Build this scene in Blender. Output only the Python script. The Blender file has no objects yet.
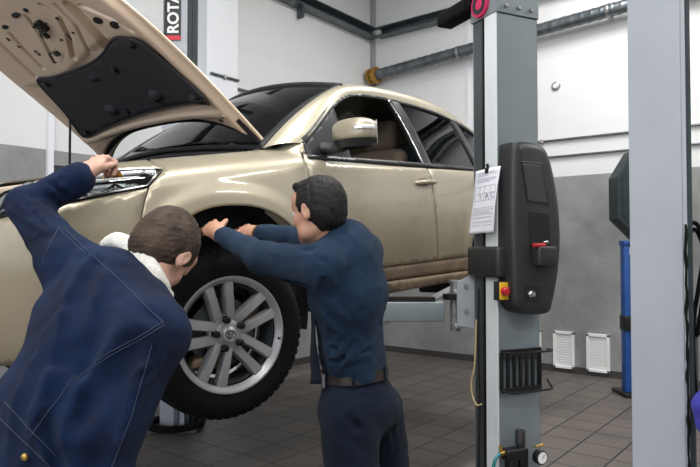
import bpy, math, random
import numpy as np
from mathutils import Vector, Matrix, Euler
from mathutils.geometry import delaunay_2d_cdt
from mathutils.bvhtree import BVHTree
random.seed(7)
rng = np.random.default_rng(7)
SC = bpy.context.scene
COL = SC.collection
PI = math.pi
R = math.radians

# ------------------------------------------------------------------ camera
FPX = 632.0
CAMH = 1.45
YAW = R(38.3)
PITCH = R(1.5)
FW = np.array([-math.sin(YAW) * math.cos(PITCH), math.cos(YAW) * math.cos(PITCH), math.sin(PITCH)])
RT = np.array([math.cos(YAW), math.sin(YAW), 0.0])
UP = np.cross(RT, FW)
CAM = np.array([0, 0, CAMH])


def ray(u, v):
    return FW + RT * (u - 350) / FPX - UP * (v - 233.5) / FPX


def at(u, v, d):
    return CAM + ray(u, v) * d


def onX(u, v, X):
    r = ray(u, v)
    return CAM + r * ((X - CAM[0]) / r[0])


cam_data = bpy.data.cameras.new('camera')
cam = bpy.data.objects.new('camera', cam_data)
COL.objects.link(cam)
cam_data.sensor_width = 36
cam_data.lens = 36 * FPX / 700
cam_data.clip_start = 0.05
cam.location = CAM
cam.rotation_euler = Matrix((RT, UP, -FW)).transposed().to_euler()
SC.camera = cam
SC.view_settings.view_transform = 'Standard'
SC.view_settings.look = 'None'
SC.view_settings.gamma = 1
SC.view_settings.use_curve_mapping = False
SC.view_settings.exposure = 0.15
SC.cycles.use_denoising = True
SC.cycles.max_bounces = 8
SC.cycles.diffuse_bounces = 4
SC.cycles.transparent_max_bounces = 12
SC.cycles.sample_clamp_indirect = 6


# ------------------------------------------------------------------ materials
def mat(name, col=(.5, .5, .5), rough=.5, metal=0.0, coat=0.0, noise=None, bump=None, spec=.5, sheen=0.0):
    """noise=(scale, second colour, low, high[, detail]); bump=(scale, strength[, distance])"""
    m = bpy.data.materials.new(name)
    m.use_nodes = True
    nt = m.node_tree
    b = nt.nodes['Principled BSDF']
    b.inputs['Base Color'].default_value = (*col, 1)
    b.inputs['Roughness'].default_value = rough
    b.inputs['Metallic'].default_value = metal
    b.inputs['Coat Weight'].default_value = coat
    b.inputs['Coat Roughness'].default_value = .05
    b.inputs['Specular IOR Level'].default_value = spec
    b.inputs['Sheen Weight'].default_value = sheen
    tc = nt.nodes.new('ShaderNodeTexCoord')
    if noise:
        n = nt.nodes.new('ShaderNodeTexNoise')
        n.inputs['Scale'].default_value = noise[0]
        n.inputs['Detail'].default_value = noise[4] if len(noise) > 4 else 4
        nt.links.new(tc.outputs['Object'], n.inputs['Vector'])
        r = nt.nodes.new('ShaderNodeValToRGB')
        r.color_ramp.elements[0].position = noise[2]
        r.color_ramp.elements[1].position = noise[3]
        r.color_ramp.elements[0].color = (*col, 1)
        r.color_ramp.elements[1].color = (*noise[1], 1)
        nt.links.new(n.outputs['Fac'], r.inputs['Fac'])
        nt.links.new(r.outputs['Color'], b.inputs['Base Color'])
    if bump:
        n2 = nt.nodes.new('ShaderNodeTexNoise')
        n2.inputs['Scale'].default_value = bump[0]
        n2.inputs['Detail'].default_value = 3
        nt.links.new(tc.outputs['Object'], n2.inputs['Vector'])
        bp = nt.nodes.new('ShaderNodeBump')
        bp.inputs['Strength'].default_value = bump[1]
        bp.inputs['Distance'].default_value = bump[2] if len(bump) > 2 else .01
        nt.links.new(n2.outputs['Fac'], bp.inputs['Height'])
        nt.links.new(bp.outputs['Normal'], b.inputs['Normal'])
    return m


def emat(name, col, strength):
    m = bpy.data.materials.new(name)
    m.use_nodes = True
    b = m.node_tree.nodes['Principled BSDF']
    b.inputs['Base Color'].default_value = (*col, 1)
    b.inputs['Emission Color'].default_value = (*col, 1)
    b.inputs['Emission Strength'].default_value = strength
    return m


def glassmat(name, tint, gloss_rough=.02, alpha=.5):
    """glossy dielectric over a tinted see-through layer"""
    m = bpy.data.materials.new(name)
    m.use_nodes = True
    nt = m.node_tree
    nt.nodes.clear()
    out = nt.nodes.new('ShaderNodeOutputMaterial')
    tr = nt.nodes.new('ShaderNodeBsdfTransparent')
    tr.inputs['Color'].default_value = (*tint, 1)
    gl = nt.nodes.new('ShaderNodeBsdfGlossy')
    gl.inputs['Roughness'].default_value = gloss_rough
    fr = nt.nodes.new('ShaderNodeFresnel')
    fr.inputs['IOR'].default_value = 1.5
    mx = nt.nodes.new('ShaderNodeMixShader')
    nt.links.new(fr.outputs[0], mx.inputs[0])
    nt.links.new(tr.outputs[0], mx.inputs[1])
    nt.links.new(gl.outputs[0], mx.inputs[2])
    nt.links.new(mx.outputs[0], out.inputs['Surface'])
    return m


M = {}
M['white_wall'] = None
M['steel_dark'] = mat('dark_steel', (.10, .115, .125), .45, .6)
M['galv'] = mat('galvanised_duct', (.10, .12, .13), .35, .6, noise=(9, (.16, .18, .19), .4, .6))
M['lift'] = mat('lift_grey_paint', (.20, .235, .255), .42, .1, noise=(3, (.165, .195, .21), .45, .75), bump=(60, .05, .002))
M['lift_lit'] = mat('lift_paint_lit', (.70, .74, .76), .4, .1, noise=(6, (.60, .65, .68), .5, .8))  # lit copy of the lift paint, the brighter side's light put into its colour
M['lift_pale'] = mat('pale_blue_grey_paint', (.34, .36, .40), .42, .05, noise=(2.2, (.30, .32, .355), .45, .75))
M['black_plastic'] = mat('black_plastic', (.022, .022, .024), .42, 0, bump=(300, .12, .001))
M['black_gloss'] = mat('black_gloss_plastic', (.012, .012, .013), .2)
M['black_metal'] = mat('black_metal', (.012, .012, .013), .4, .3)
M['rubber'] = mat('rubber', (.006, .006, .0065), .85, spec=.10, noise=(40, (.009, .009, .009), .4, .7))
M['red'] = mat('red_plastic', (.45, .02, .03), .35)
M['yellow'] = mat('yellow_plastic', (.75, .45, .02), .4)
M['brass'] = mat('brass', (.55, .36, .10), .35, .9)
M['gold_paint'] = mat('ochre_cast_metal', (.50, .28, .05), .5, .4, noise=(30, (.20, .10, .03), .45, .65))
M['chrome'] = mat('chrome', (.75, .75, .76), .12, 1)
M['alloy'] = mat('brushed_alloy', (.47, .47, .48), .38, .6)
M['steel'] = mat('bare_steel', (.40, .40, .40), .4, .8, noise=(25, (.22, .21, .20), .45, .7))
M['white'] = mat('white_plastic', (.86, .86, .86), .4)
M['paper'] = mat('paper', (.72, .72, .78), .8)
M['ink'] = mat('printed_ink', (.42, .42, .48), .8)
M['ink_dark'] = mat('dark_printed_ink', (.28, .28, .32), .8)
M['blue_paint'] = mat('blue_paint', (.010, .07, .27), .4, noise=(8, (.008, .05, .20), .4, .7))
M['green_black'] = mat('dark_green_paint', (.008, .022, .026), .5, noise=(10, (.006, .014, .017), .4, .7))
M['teal'] = mat('teal_hose', (.02, .18, .20), .4)
M['rope'] = mat('straw_rope', (.48, .38, .20), .8)
M['banner_black'] = mat('banner_black', (.012, .012, .014), .45)
M['banner_white'] = mat('banner_white', (.8, .8, .8), .5)
M['banner_red'] = mat('banner_red', (.55, .015, .03), .45)
M['magenta'] = mat('crimson_emblem', (.55, .02, .10), .4)
M['purple'] = mat('violet_blue_fabric', (.05, .045, .36), .6, bump=(20, .5, .01))


# ------------------------------------------------------------------ mesh building
class MB:
    def __init__(s):
        s.v = []
        s.f = []

    def add(s, vs, fs):
        o = len(s.v)
        s.v += [tuple(map(float, p)) for p in vs]
        s.f += [tuple(i + o for i in f) for f in fs]
        return s

    def xf(s, M4, start=0):
        for i in range(start, len(s.v)):
            s.v[i] = tuple(M4 @ Vector(s.v[i]))
        return s

    def box(s, c, d, rot=None, taper=None):
        x, y, z = [k / 2 for k in d]
        vs = [Vector(p) for p in ((-x, -y, -z), (x, -y, -z), (x, y, -z), (-x, y, -z), (-x, -y, z), (x, -y, z), (x, y, z), (-x, y, z))]
        if taper:
            for i in range(4, 8):
                vs[i].x *= taper
                vs[i].y *= taper
        if rot is not None:
            rm = Euler(rot).to_matrix() if not isinstance(rot, Matrix) else rot
            vs = [rm @ p for p in vs]
        c = Vector(c)
        return s.add([p + c for p in vs], [(0, 3, 2, 1), (4, 5, 6, 7), (0, 1, 5, 4), (1, 2, 6, 5), (2, 3, 7, 6), (3, 0, 4, 7)])

    def rbox(s, c, d, b=.01, rot=None, seg=3):
        import bmesh
        bm = bmesh.new()
        bmesh.ops.create_cube(bm, size=1)
        for v in bm.verts:
            v.co = Vector((v.co.x * d[0], v.co.y * d[1], v.co.z * d[2]))
        bmesh.ops.bevel(bm, geom=list(bm.edges), offset=min(b, min(d) * .49), segments=seg, profile=.5, affect='EDGES')
        rm = Matrix.Identity(3) if rot is None else (Euler(rot).to_matrix() if not isinstance(rot, Matrix) else rot)
        c = Vector(c)
        vs = [rm @ v.co + c for v in bm.verts]
        bm.verts.index_update()
        fs = [tuple(v.index for v in f.verts) for f in bm.faces]
        bm.free()
        return s.add(vs, fs)

    def tube(s, pts, r, seg=10, closed=False, caps=True):
        pts = [Vector(p) for p in pts]
        n = len(pts)
        rs = r if hasattr(r, '__len__') else [r] * n
        o = len(s.v)
        vs = []
        nrm = None
        for i, p in enumerate(pts):
            if closed:
                t = pts[(i + 1) % n] - pts[i - 1]
            else:
                t = pts[min(i + 1, n - 1)] - pts[max(i - 1, 0)]
            t.normalize()
            if nrm is None:
                nrm = t.orthogonal().normalized()
            else:
                nrm = nrm - t * nrm.dot(t)
                if nrm.length < 1e-6:
                    nrm = t.orthogonal()
                nrm.normalize()
            b = t.cross(nrm)
            for k in range(seg):
                a = 2 * PI * k / seg
                vs.append(p + (nrm * math.cos(a) + b * math.sin(a)) * rs[i])
        fs = []
        rng_ = range(n if closed else n - 1)
        for i in rng_:
            j = (i + 1) % n
            for k in range(seg):
                k2 = (k + 1) % seg
                fs.append((i * seg + k, i * seg + k2, j * seg + k2, j * seg + k))
        if caps and not closed:
            fs.append(tuple(range(seg - 1, -1, -1)))
            fs.append(tuple((n - 1) * seg + k for k in range(seg)))
        return s.add(vs, fs)

    def cyl(s, p0, p1, r, seg=20, r1=None):
        return s.tube([p0, p1], [r, r if r1 is None else r1], seg)

    def lathe(s, prof, c=(0, 0, 0), axis='z', seg=32, closed=False):
        """prof: (radius, height) pairs"""
        vs = []
        n = len(prof)
        for k in range(seg):
            a = 2 * PI * k / seg
            ca, sa = math.cos(a), math.sin(a)
            for r, h in prof:
                if axis == 'z':
                    q = (r * ca, r * sa, h)
                elif axis == 'x':
                    q = (h, r * ca, r * sa)
                else:
                    q = (r * sa, h, r * ca)
                vs.append(Vector(q) + Vector(c))
        fs = []
        m = n if closed else n - 1
        for k in range(seg):
            k2 = (k + 1) % seg
            for i in range(m):
                j = (i + 1) % n
                fs.append((k * n + i, k2 * n + i, k2 * n + j, k * n + j))
        return s.add(vs, fs)

    def prism(s, poly, h, rot=None, c=(0, 0, 0), M4=None):
        """polygon in local xy, extruded 0..h along z, then transformed"""
        n = len(poly)
        vs = [Vector((x, y, 0)) for x, y in poly] + [Vector((x, y, h)) for x, y in poly]
        fs = [tuple(range(n - 1, -1, -1)), tuple(range(n, 2 * n))] + [(i, (i + 1) % n, (i + 1) % n + n, i + n) for i in range(n)]
        if M4 is not None:
            vs = [M4 @ p for p in vs]
        elif rot is not None:
            rm = Euler(rot).to_matrix()
            vs = [rm @ p + Vector(c) for p in vs]
        else:
            vs = [p + Vector(c) for p in vs]
        return s.add(vs, fs)

    def grid(s, fn, nu, nv, flip=False, closeu=False):
        vs = [fn(i / (nu - 1) if not closeu else i / nu, j / (nv - 1)) for i in range(nu) for j in range(nv)]
        fs = []
        for i in range(nu if closeu else nu - 1):
            i2 = (i + 1) % nu
            for j in range(nv - 1):
                q = (i * nv + j, i2 * nv + j, i2 * nv + j + 1, i * nv + j + 1)
                fs.append(q[::-1] if flip else q)
        return s.add(vs, fs)

    def ell(s, c, r, rot=None, nu=20, nv=12, e=1.0):
        rm = Matrix.Identity(3) if rot is None else (Euler(rot).to_matrix() if not isinstance(rot, Matrix) else rot)
        c = Vector(c)
        sp = lambda x: math.copysign(abs(x) ** e, x)

        def fn(a, b):
            th = 2 * PI * a
            ph = -PI / 2 + PI * (.001 + .998 * b)
            return c + rm @ Vector((r[0] * sp(math.cos(ph)) * sp(math.cos(th)), r[1] * sp(math.cos(ph)) * sp(math.sin(th)), r[2] * sp(math.sin(ph))))
        return s.grid(fn, nu, nv, closeu=True)

    def mesh(s, name):
        me = bpy.data.meshes.new(name)
        me.from_pydata(s.v, [], s.f)
        me.update()
        return me

    def build(s, name, m, parent=None, smooth=True, angle=40, solid=None, bevel=None, recalc=True):
        me = s.mesh(name)
        if recalc:
            import bmesh
            bm = bmesh.new()
            bm.from_mesh(me)
            bmesh.ops.recalc_face_normals(bm, faces=bm.faces)
            bm.to_mesh(me)
            bm.free()
        return link(name, me, m, parent, smooth, angle, solid, bevel)


def link(name, me, m, parent=None, smooth=True, angle=40, solid=None, bevel=None):
    if m is not None:
        me.materials.append(m)
    if smooth:
        me.polygons.foreach_set('use_smooth', [True] * len(me.polygons))
        if angle:
            me.set_sharp_from_angle(angle=R(angle))
    o = bpy.data.objects.new(name, me)
    COL.objects.link(o)
    if parent is not None:
        o.parent = parent
    if bevel:
        md = o.modifiers.new('bevel', 'BEVEL')
        md.width = bevel
        md.segments = 2
        md.limit_method = 'ANGLE'
        md.angle_limit = R(50)
    if solid:
        md = o.modifiers.new('solidify', 'SOLIDIFY')
        md.thickness = abs(solid)
        md.offset = -1 if solid > 0 else 1
    return o


def empty(name, loc=(0, 0, 0), rot=(0, 0, 0)):
    o = bpy.data.objects.new(name, None)
    COL.objects.link(o)
    o.location = loc
    o.rotation_euler = rot
    o.empty_display_size = .1
    return o


def tag(o, label=None, cat=None, group=None, kind=None):
    if label:
        o['label'] = label
    if cat:
        o['category'] = cat
    if group:
        o['group'] = group
    if kind:
        o['kind'] = kind
    return o


def copy_tree(o, parent=None):
    c = o.copy()
    COL.objects.link(c)
    if parent is not None:
        c.parent = parent
    for ch in list(o.children):
        copy_tree(ch, c)
    return c


def text_mesh(txt, size, M4, name, m, parent, extrude=.0008, bold=.0, spacing=1.0, xscale=1.0):
    cu = bpy.data.curves.new(name, 'FONT')
    cu.body = txt
    cu.size = size
    cu.extrude = extrude
    cu.offset = bold
    cu.space_character = spacing
    cu.align_x = 'LEFT'
    ob = bpy.data.objects.new(name, cu)
    COL.objects.link(ob)
    bpy.context.view_layer.update()
    dg = bpy.context.evaluated_depsgraph_get()
    me = bpy.data.meshes.new_from_object(ob.evaluated_get(dg))
    bpy.data.objects.remove(ob)
    me.transform(M4 @ Matrix.Diagonal((xscale, 1, 1, 1)))
    me.name = name
    me.materials.clear()
    me.materials.append(m)
    o = bpy.data.objects.new(name, me)
    COL.objects.link(o)
    o.parent = parent
    return o


def struct(o):
    o['kind'] = 'structure'
    return o


def smoothstep(a, b, x):
    t = np.clip((np.asarray(x, float) - a) / (b - a), 0, 1)
    return t * t * (3 - 2 * t)


def catmull(pts, n=8, closed=False):
    pts = [np.array(p, float) for p in pts]
    out = []
    N = len(pts)
    rngi = range(N) if closed else range(N - 1)
    for i in rngi:
        p0 = pts[(i - 1) % N] if closed or i > 0 else pts[0]
        p1 = pts[i]
        p2 = pts[(i + 1) % N]
        p3 = pts[(i + 2) % N] if closed or i + 2 < N else pts[-1]
        for k in range(n):
            t = k / n
            out.append(.5 * ((2 * p1) + (p2 - p0) * t + (2 * p0 - 5 * p1 + 4 * p2 - p3) * t * t + (3 * p1 - p0 - 3 * p2 + p3) * t ** 3))
    if not closed:
        out.append(pts[-1])
    return out

# ================================================================== THE ROOM
XL, XR, YB, YF, ZC = -5.5, 5.0, 7.5, -5.5, 6.4


def wall_material(name, axis):
    m = bpy.data.materials.new(name)
    m.use_nodes = True
    nt = m.node_tree
    b = nt.nodes['Principled BSDF']
    L = nt.links.new
    tc = nt.nodes.new('ShaderNodeTexCoord')
    sp = nt.nodes.new('ShaderNodeSeparateXYZ')
    L(tc.outputs['Object'], sp.inputs[0])
    n = nt.nodes.new('ShaderNodeTexNoise')
    n.inputs['Scale'].default_value = 3.5
    n.inputs['Detail'].default_value = 6
    n.inputs['Roughness'].default_value = .65
    L(tc.outputs['Object'], n.inputs['Vector'])
    up = nt.nodes.new('ShaderNodeMixRGB')
    up.inputs[1].default_value = (.68, .685, .69, 1)
    up.inputs[2].default_value = (.74, .745, .75, 1)
    L(n.outputs['Fac'], up.inputs[0])
    lo = nt.nodes.new('ShaderNodeValToRGB')
    lo.color_ramp.elements[0].position = .3
    lo.color_ramp.elements[1].position = .75
    lo.color_ramp.elements[0].color = (.20, .205, .205, 1)
    lo.color_ramp.elements[1].color = (.32, .325, .32, 1)
    L(n.outputs['Fac'], lo.inputs['Fac'])
    st = nt.nodes.new('ShaderNodeMath')
    st.operation = 'GREATER_THAN'
    st.inputs[1].default_value = 2.33
    L(sp.outputs['Z'], st.inputs[0])
    mx = nt.nodes.new('ShaderNodeMixRGB')
    L(st.outputs[0], mx.inputs[0])
    L(lo.outputs['Color'], mx.inputs[1])
    L(up.outputs['Color'], mx.inputs[2])
    # panel joints of the wall cladding
    wv = nt.nodes.new('ShaderNodeMath')
    wv.operation = 'PINGPONG'
    wv.inputs[1].default_value = .95
    L(sp.outputs['Z'], wv.inputs[0])
    gt = nt.nodes.new('ShaderNodeMath')
    gt.operation = 'LESS_THAN'
    gt.inputs[1].default_value = .006
    L(wv.outputs[0], gt.inputs[0])
    mu = nt.nodes.new('ShaderNodeMath')
    mu.operation = 'MULTIPLY'
    L(gt.outputs[0], mu.inputs[0])
    L(st.outputs[0], mu.inputs[1])
    mj = nt.nodes.new('ShaderNodeMixRGB')
    mj.inputs[2].default_value = (.64, .645, .655, 1)
    L(mu.outputs[0], mj.inputs[0])
    L(mx.outputs[0], mj.inputs[1])
    L(mj.outputs[0], b.inputs['Base Color'])
    b.inputs['Roughness'].default_value = .55
    return m


M['wall'] = wall_material('painted_wall', 'x')
M['ceil'] = mat('ceiling_panel', (.62, .64, .66), .8)


def tile_material():
    m = bpy.data.materials.new('floor_tiles')
    m.use_nodes = True
    nt = m.node_tree
    L = nt.links.new
    b = nt.nodes['Principled BSDF']
    tc = nt.nodes.new('ShaderNodeTexCoord')
    mp = nt.nodes.new('ShaderNodeMapping')
    mp.inputs['Rotation'].default_value = (0, 0, PI / 2)
    mp.inputs['Location'].default_value = (.08, .11, 0)
    L(tc.outputs['Object'], mp.inputs[0])
    br = nt.nodes.new('ShaderNodeTexBrick')
    br.offset = 0
    br.inputs['Scale'].default_value = 1
    br.inputs['Brick Width'].default_value = .3
    br.inputs['Row Height'].default_value = .3
    br.inputs['Mortar Size'].default_value = .0075
    br.inputs['Mortar Smooth'].default_value = .2
    br.inputs['Color1'].default_value = (.112, .097, .088, 1)
    br.inputs['Color2'].default_value = (.138, .120, .108, 1)
    br.inputs['Mortar'].default_value = (.022, .021, .021, 1)
    L(mp.outputs[0], br.inputs['Vector'])
    n = nt.nodes.new('ShaderNodeTexNoise')
    n.inputs['Scale'].default_value = 1.6
    n.inputs['Detail'].default_value = 7
    L(tc.outputs['Object'], n.inputs['Vector'])
    r = nt.nodes.new('ShaderNodeValToRGB')
    r.color_ramp.elements[0].position = .3
    r.color_ramp.elements[0].color = (.72, .72, .72, 1)
    r.color_ramp.elements[1].position = .75
    r.color_ramp.elements[1].color = (1.1, 1.08, 1.05, 1)
    L(n.outputs['Fac'], r.inputs['Fac'])
    mu = nt.nodes.new('ShaderNodeMixRGB')
    mu.blend_type = 'MULTIPLY'
    mu.inputs[0].default_value = 1
    L(br.outputs['Color'], mu.inputs[1])
    L(r.outputs['Color'], mu.inputs[2])
    L(mu.outputs[0], b.inputs['Base Color'])
    b.inputs['Roughness'].default_value = .5
    bp = nt.nodes.new('ShaderNodeBump')
    bp.inputs['Strength'].default_value = .4
    bp.inputs['Distance'].default_value = .004
    bp.invert = True
    L(br.outputs['Fac'], bp.inputs['Height'])
    L(bp.outputs['Normal'], b.inputs['Normal'])
    return m


M['floor'] = tile_material()
W2 = XR - XL
D2 = YB - YF
cx, cy = (XL + XR) / 2, (YB + YF) / 2
struct(MB().box((cx, cy, -.1), (W2 + .4, D2 + .4, .2)).build('floor', M['floor'], smooth=False))
struct(MB().box((cx, cy, ZC + .1), (W2 + .4, D2 + .4, .2)).build('ceiling', M['ceil'], smooth=False))
struct(MB().box((XL - .1, cy, ZC / 2), (.2, D2 + .4, ZC)).build('wall_left', M['wall'], smooth=False))
struct(MB().box((cx, YB + .1, ZC / 2), (W2, .2, ZC)).build('wall_back', M['wall'], smooth=False))
struct(MB().box((XR + .1, cy, ZC / 2), (.2, D2 + .4, ZC)).build('wall_right', M['wall'], smooth=False))
# wall behind the camera with the open workshop doorway that lets the daylight in
GX0, GX1, GZ = -4.9, 1.6, 4.4
w = MB()
w.box(((XL + GX0) / 2, YF - .1, ZC / 2), (GX0 - XL, .2, ZC))
w.box(((XR + GX1) / 2, YF - .1, ZC / 2), (XR - GX1, .2, ZC))
w.box(((GX0 + GX1) / 2, YF - .1, (ZC + GZ) / 2), (GX1 - GX0, .2, ZC - GZ))
struct(w.build('wall_front', M['wall'], smooth=False))
M['base'] = mat('dark_plinth_tile', (.045, .043, .042), .5)
struct(MB().box((cx, YB - .008, .04), (W2, .016, .08)).build('baseboard_back', M['base'], smooth=False))
struct(MB().box((XL + .008, cy, .04), (.016, D2, .08)).build('baseboard_left', M['base'], smooth=False))

PY0 = float(onX(207, 50, XL + .28)[1])
PY1 = float(onX(238, 50, XL + .28)[1])
# boxed-in pier on the left wall, and the thin post nearer the camera
M['pier'] = mat('white_pier_paint', (.74, .76, .80), .5)
struct(MB().box((XL + .14, PY0 + (PY1 - PY0) / 2, ZC / 2), (.28, PY1 - PY0, ZC)).build('trim_1', M['pier'], smooth=False, bevel=.006))
struct(MB().box((XL + .02, 2.70, ZC / 2), (.04, .05, ZC)).build('trim_2', M['pier'], smooth=False))
# corner and panel posts of the back wall
struct(MB().box((XL + .03, YB - .03, ZC / 2), (.06, .06, ZC)).build('trim_3', mat('grey_corner_post', (.30, .31, .32), .5), smooth=False))
struct(MB().box((-3.92, YB - .006, ZC / 2 + 1.2), (.05, .012, ZC - 2.4)).build('trim_4', M['pier'], smooth=False))


def beam(name, p0, p1, w, h, m, label):
    o = MB()
    p0 = Vector(p0)
    p1 = Vector(p1)
    c = (p0 + p1) / 2
    L = (p1 - p0).length
    along_x = abs(p1.x - p0.x) > abs(p1.y - p0.y)
    d = (L, w, h) if along_x else (w, L, h)
    root = empty(name, c)
    web = MB()
    t = .012
    if along_x:
        web.box((0, w / 2 - t / 2, 0), (L, t, h)).box((0, 0, h / 2), (L, w, t)).box((0, 0, -h / 2), (L, w, t))
    else:
        web.box((-w / 2 + t / 2, 0, 0), (t, L, h)).box((0, 0, h / 2), (w, L, t)).box((0, 0, -h / 2), (w, L, t))
    web.build('channel', m, root, smooth=False)
    n = max(1, int(L / 3))
    for i in range(n):
        k = (i + .5) / n * L - L / 2
        b = MB()
        if along_x:
            b.box((k, w / 2 - .05, -h / 2 - .07), (.03, .1, .14))
        else:
            b.box((-w / 2 + .05, k, -h / 2 - .07), (.1, .03, .14))
        b.build('bracket', M['steel_dark'], root, smooth=False)
    tag(root, label, 'cable tray')
    return root


beam('cable_tray', (XL + .10, 1.2, 4.60), (XL + .10, 7.42, 4.60), .16, .12, M['galv'], 'dark steel channel running along the left wall high up to the corner')
beam('cable_tray', (XL + .18, YB - .09, 4.60), (4.6, YB - .09, 4.60), .16, .12, M['galv'], 'dark steel channel running along the back wall above the thick duct')

# thick spiral duct with ochre flange
du = empty('ventilation_duct', (-5.33, YB - .16, 3.975), (0, R(-3), 0))


def spiral(a, b):
    L = 6.6
    x = a * L
    t = 2 * PI * b
    r = .072 + .004 * (1 if (x * 9 + b) % 1 < .25 else 0)
    return (x, r * math.cos(t), r * math.sin(t))


MB().grid(spiral, 500, 25).build('pipe', M['galv'], du, angle=None)
for i in range(3):
    MB().lathe([(.079, -.02), (.082, -.015), (.082, .015), (.079, .02)], (1.35 + i * 1.9, 0, 0), 'x', 24).box((1.35 + i * 1.9, .12, 0), (.02, .09, .03)).build('joint_band', M['steel'], du)
fl = MB().lathe([(.05, -.10), (.11, -.10), (.11, -.07), (.075, -.08), (.075, -.02), (.12, -.01), (.12, .03), (.06, .04)], (0, 0, 0), 'x', 24)
for k in range(8):
    a = k * PI / 4
    fl.cyl((-.12, .095 * math.cos(a), .095 * math.sin(a)), (.05, .095 * math.cos(a), .095 * math.sin(a)), .011, 8)
fl.build('flange', M['gold_paint'], du)
tag(du, 'thick dark grey spiral duct with an ochre flange running along the back wall', 'duct')

# thin conduits on the walls


def conduit(p0, p1, name, label, clips=3):
    p0 = Vector(p0)
    p1 = Vector(p1)
    r = empty(name, p0)
    MB().cyl((0, 0, 0), p1 - p0, .014, 12).build('tube', M['galv'], r)
    for i in range(clips):
        c = (p1 - p0) * ((i + .5) / clips)
        MB().rbox(c, (.035, .035, .05) if abs(p1.x - p0.x) < .1 else (.05, .035, .05), .008).build('clip', M['steel'], r)
    return tag(r, label, 'conduit')


conduit((-3.6, YB - .025, 2.77), (3.2, YB - .025, 2.77), 'wall_conduit', 'upper of the two thin grey conduits low on the white back wall', 5)
conduit((-3.6, YB - .025, 2.57), (3.2, YB - .025, 2.57), 'wall_conduit', 'lower of the two thin grey conduits, just above the grey wall band', 5)
conduit((XL + .295, PY0 + .04, 3.30), (XL + .295, PY1, 3.30), 'wall_conduit', 'short thin conduit fixed across the white pier', 1)
conduit((XL + .025, 4.75, 3.30), (XL + .025, 7.3, 3.30), 'wall_conduit', 'thin conduit on the left wall between the pier and the corner', 3)

# small round wall fitting
rf = empty('wall_sensor', (-2.75, YB, 3.43))
MB().lathe([(.0, -.03), (.035, -.03), (.05, -.02), (.055, 0)], (0, 0, 0), 'y', 24).build('rim', M['steel'], rf)
MB().lathe([(.0, -.034), (.026, -.034), (.028, -.03)], (0, 0, 0), 'y', 20).build('cap', M['white'], rf)
tag(rf, 'small round grey fitting on the white back wall beside the lift column', 'wall fitting')


# louvred vents
def vent(x0, x1, label):
    z0, z1 = .05, .485
    w = x1 - x0
    r = empty('wall_vent', ((x0 + x1) / 2, YB, z0))
    f = MB()
    h = z1 - z0
    t = .03
    f.box((-w / 2 + t / 2, -.02, h / 2), (t, .04, h)).box((w / 2 - t / 2, -.02, h / 2), (t, .04, h))
    f.box((0, -.02, t / 2), (w, .04, t)).box((0, -.02, h - t / 2), (w, .04, t))
    f.build('frame', M['white'], r, smooth=False, bevel=.003)
    n = 13
    for i in range(n):
        z = t + (i + .5) * (h - 2 * t) / n
        MB().box((0, -.018, z), (w - 2 * t, .005, (h - 2 * t) / n * 1.02), rot=(R(12), 0, 0)).build('louvre', M['white'], r, smooth=False)
    MB().box((0, -.003, h / 2), (w - 2 * t, .004, h - 2 * t)).build('backing', M['steel_dark'], r, smooth=False)
    tag(r, label, 'vent')


vent(-3.21, -2.95, 'white louvred wall vent partly hidden by the near lift column')
vent(-2.80, -2.55, 'white louvred wall vent, middle one of the three on the back wall')
vent(-2.41, -2.15, 'white louvred wall vent on the back wall, nearest the blue post')

# ------------------------------------------------------------------ lights of the workshop
M['tube_light'] = emat('lit_fluorescent_tube', (1.0, .985, .96), 9)


def lamp_fixture(x, y, z, L, label):
    r = empty('ceiling_lamp', (x, y, z))
    MB().rbox((0, 0, .05), (.30, L, .07), .01).build('housing', M['white'], r)
    for s in (-.08, .08):
        MB().cyl((s, -L / 2 + .05, 0), (s, L / 2 - .05, 0), .019, 10).build('tube', M['tube_light'], r)
    for q in (-L * .35, L * .35):
        MB().cyl((0, q, .08), (0, q, ZC - z), .006, 6).build('hanger', M['steel'], r)
    tag(r, label, 'lamp', 'fluorescent lamps hanging under the ceiling')
    ld = bpy.data.lights.new('lamp_glow', 'AREA')
    ld.shape = 'RECTANGLE'
    ld.size = .28
    ld.size_y = L
    ld.energy = LAMP_W
    ld.color = (1.0, .985, .96)
    lo = bpy.data.objects.new('lamp_glow', ld)
    COL.objects.link(lo)
    lo.location = (0, 0, -.03)
    lo.parent = r


LAMP_W = 98
for i, x in enumerate((-1.9, 1.9)):
    for j, y in enumerate((-3.6, -.6, 2.6, 5.6)):
        lamp_fixture(x, y, 5.3, 1.6, 'white twin-tube fluorescent lamp hanging under the workshop ceiling')

wd = bpy.data.worlds.new('sky')
SC.world = wd
wd.use_nodes = True
bg = wd.node_tree.nodes['Background']
bg.inputs['Color'].default_value = (.86, .92, 1.0, 1)
bg.inputs['Strength'].default_value = 2.9
# apron outside the doorway
struct(MB().box((0, YF - 5.2, -.1), (16, 10, .2)).build('ground_outside', mat('asphalt', (.16, .16, .16), .9), smooth=False))


# ------------------------------------------------------------------ near lift column
def frame_at(corner, az):
    """x axis = azimuth az (camera azimuth, degrees) in the ground plane, y axis = 90 deg further"""
    a = R(az) + YAW
    return Vector((corner[0], corner[1], 0)), a


K = at(498, 250, 3.15)
lc = empty('lift_column', (K[0], K[1], 0), (0, 0, R(25) + YAW))
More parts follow.
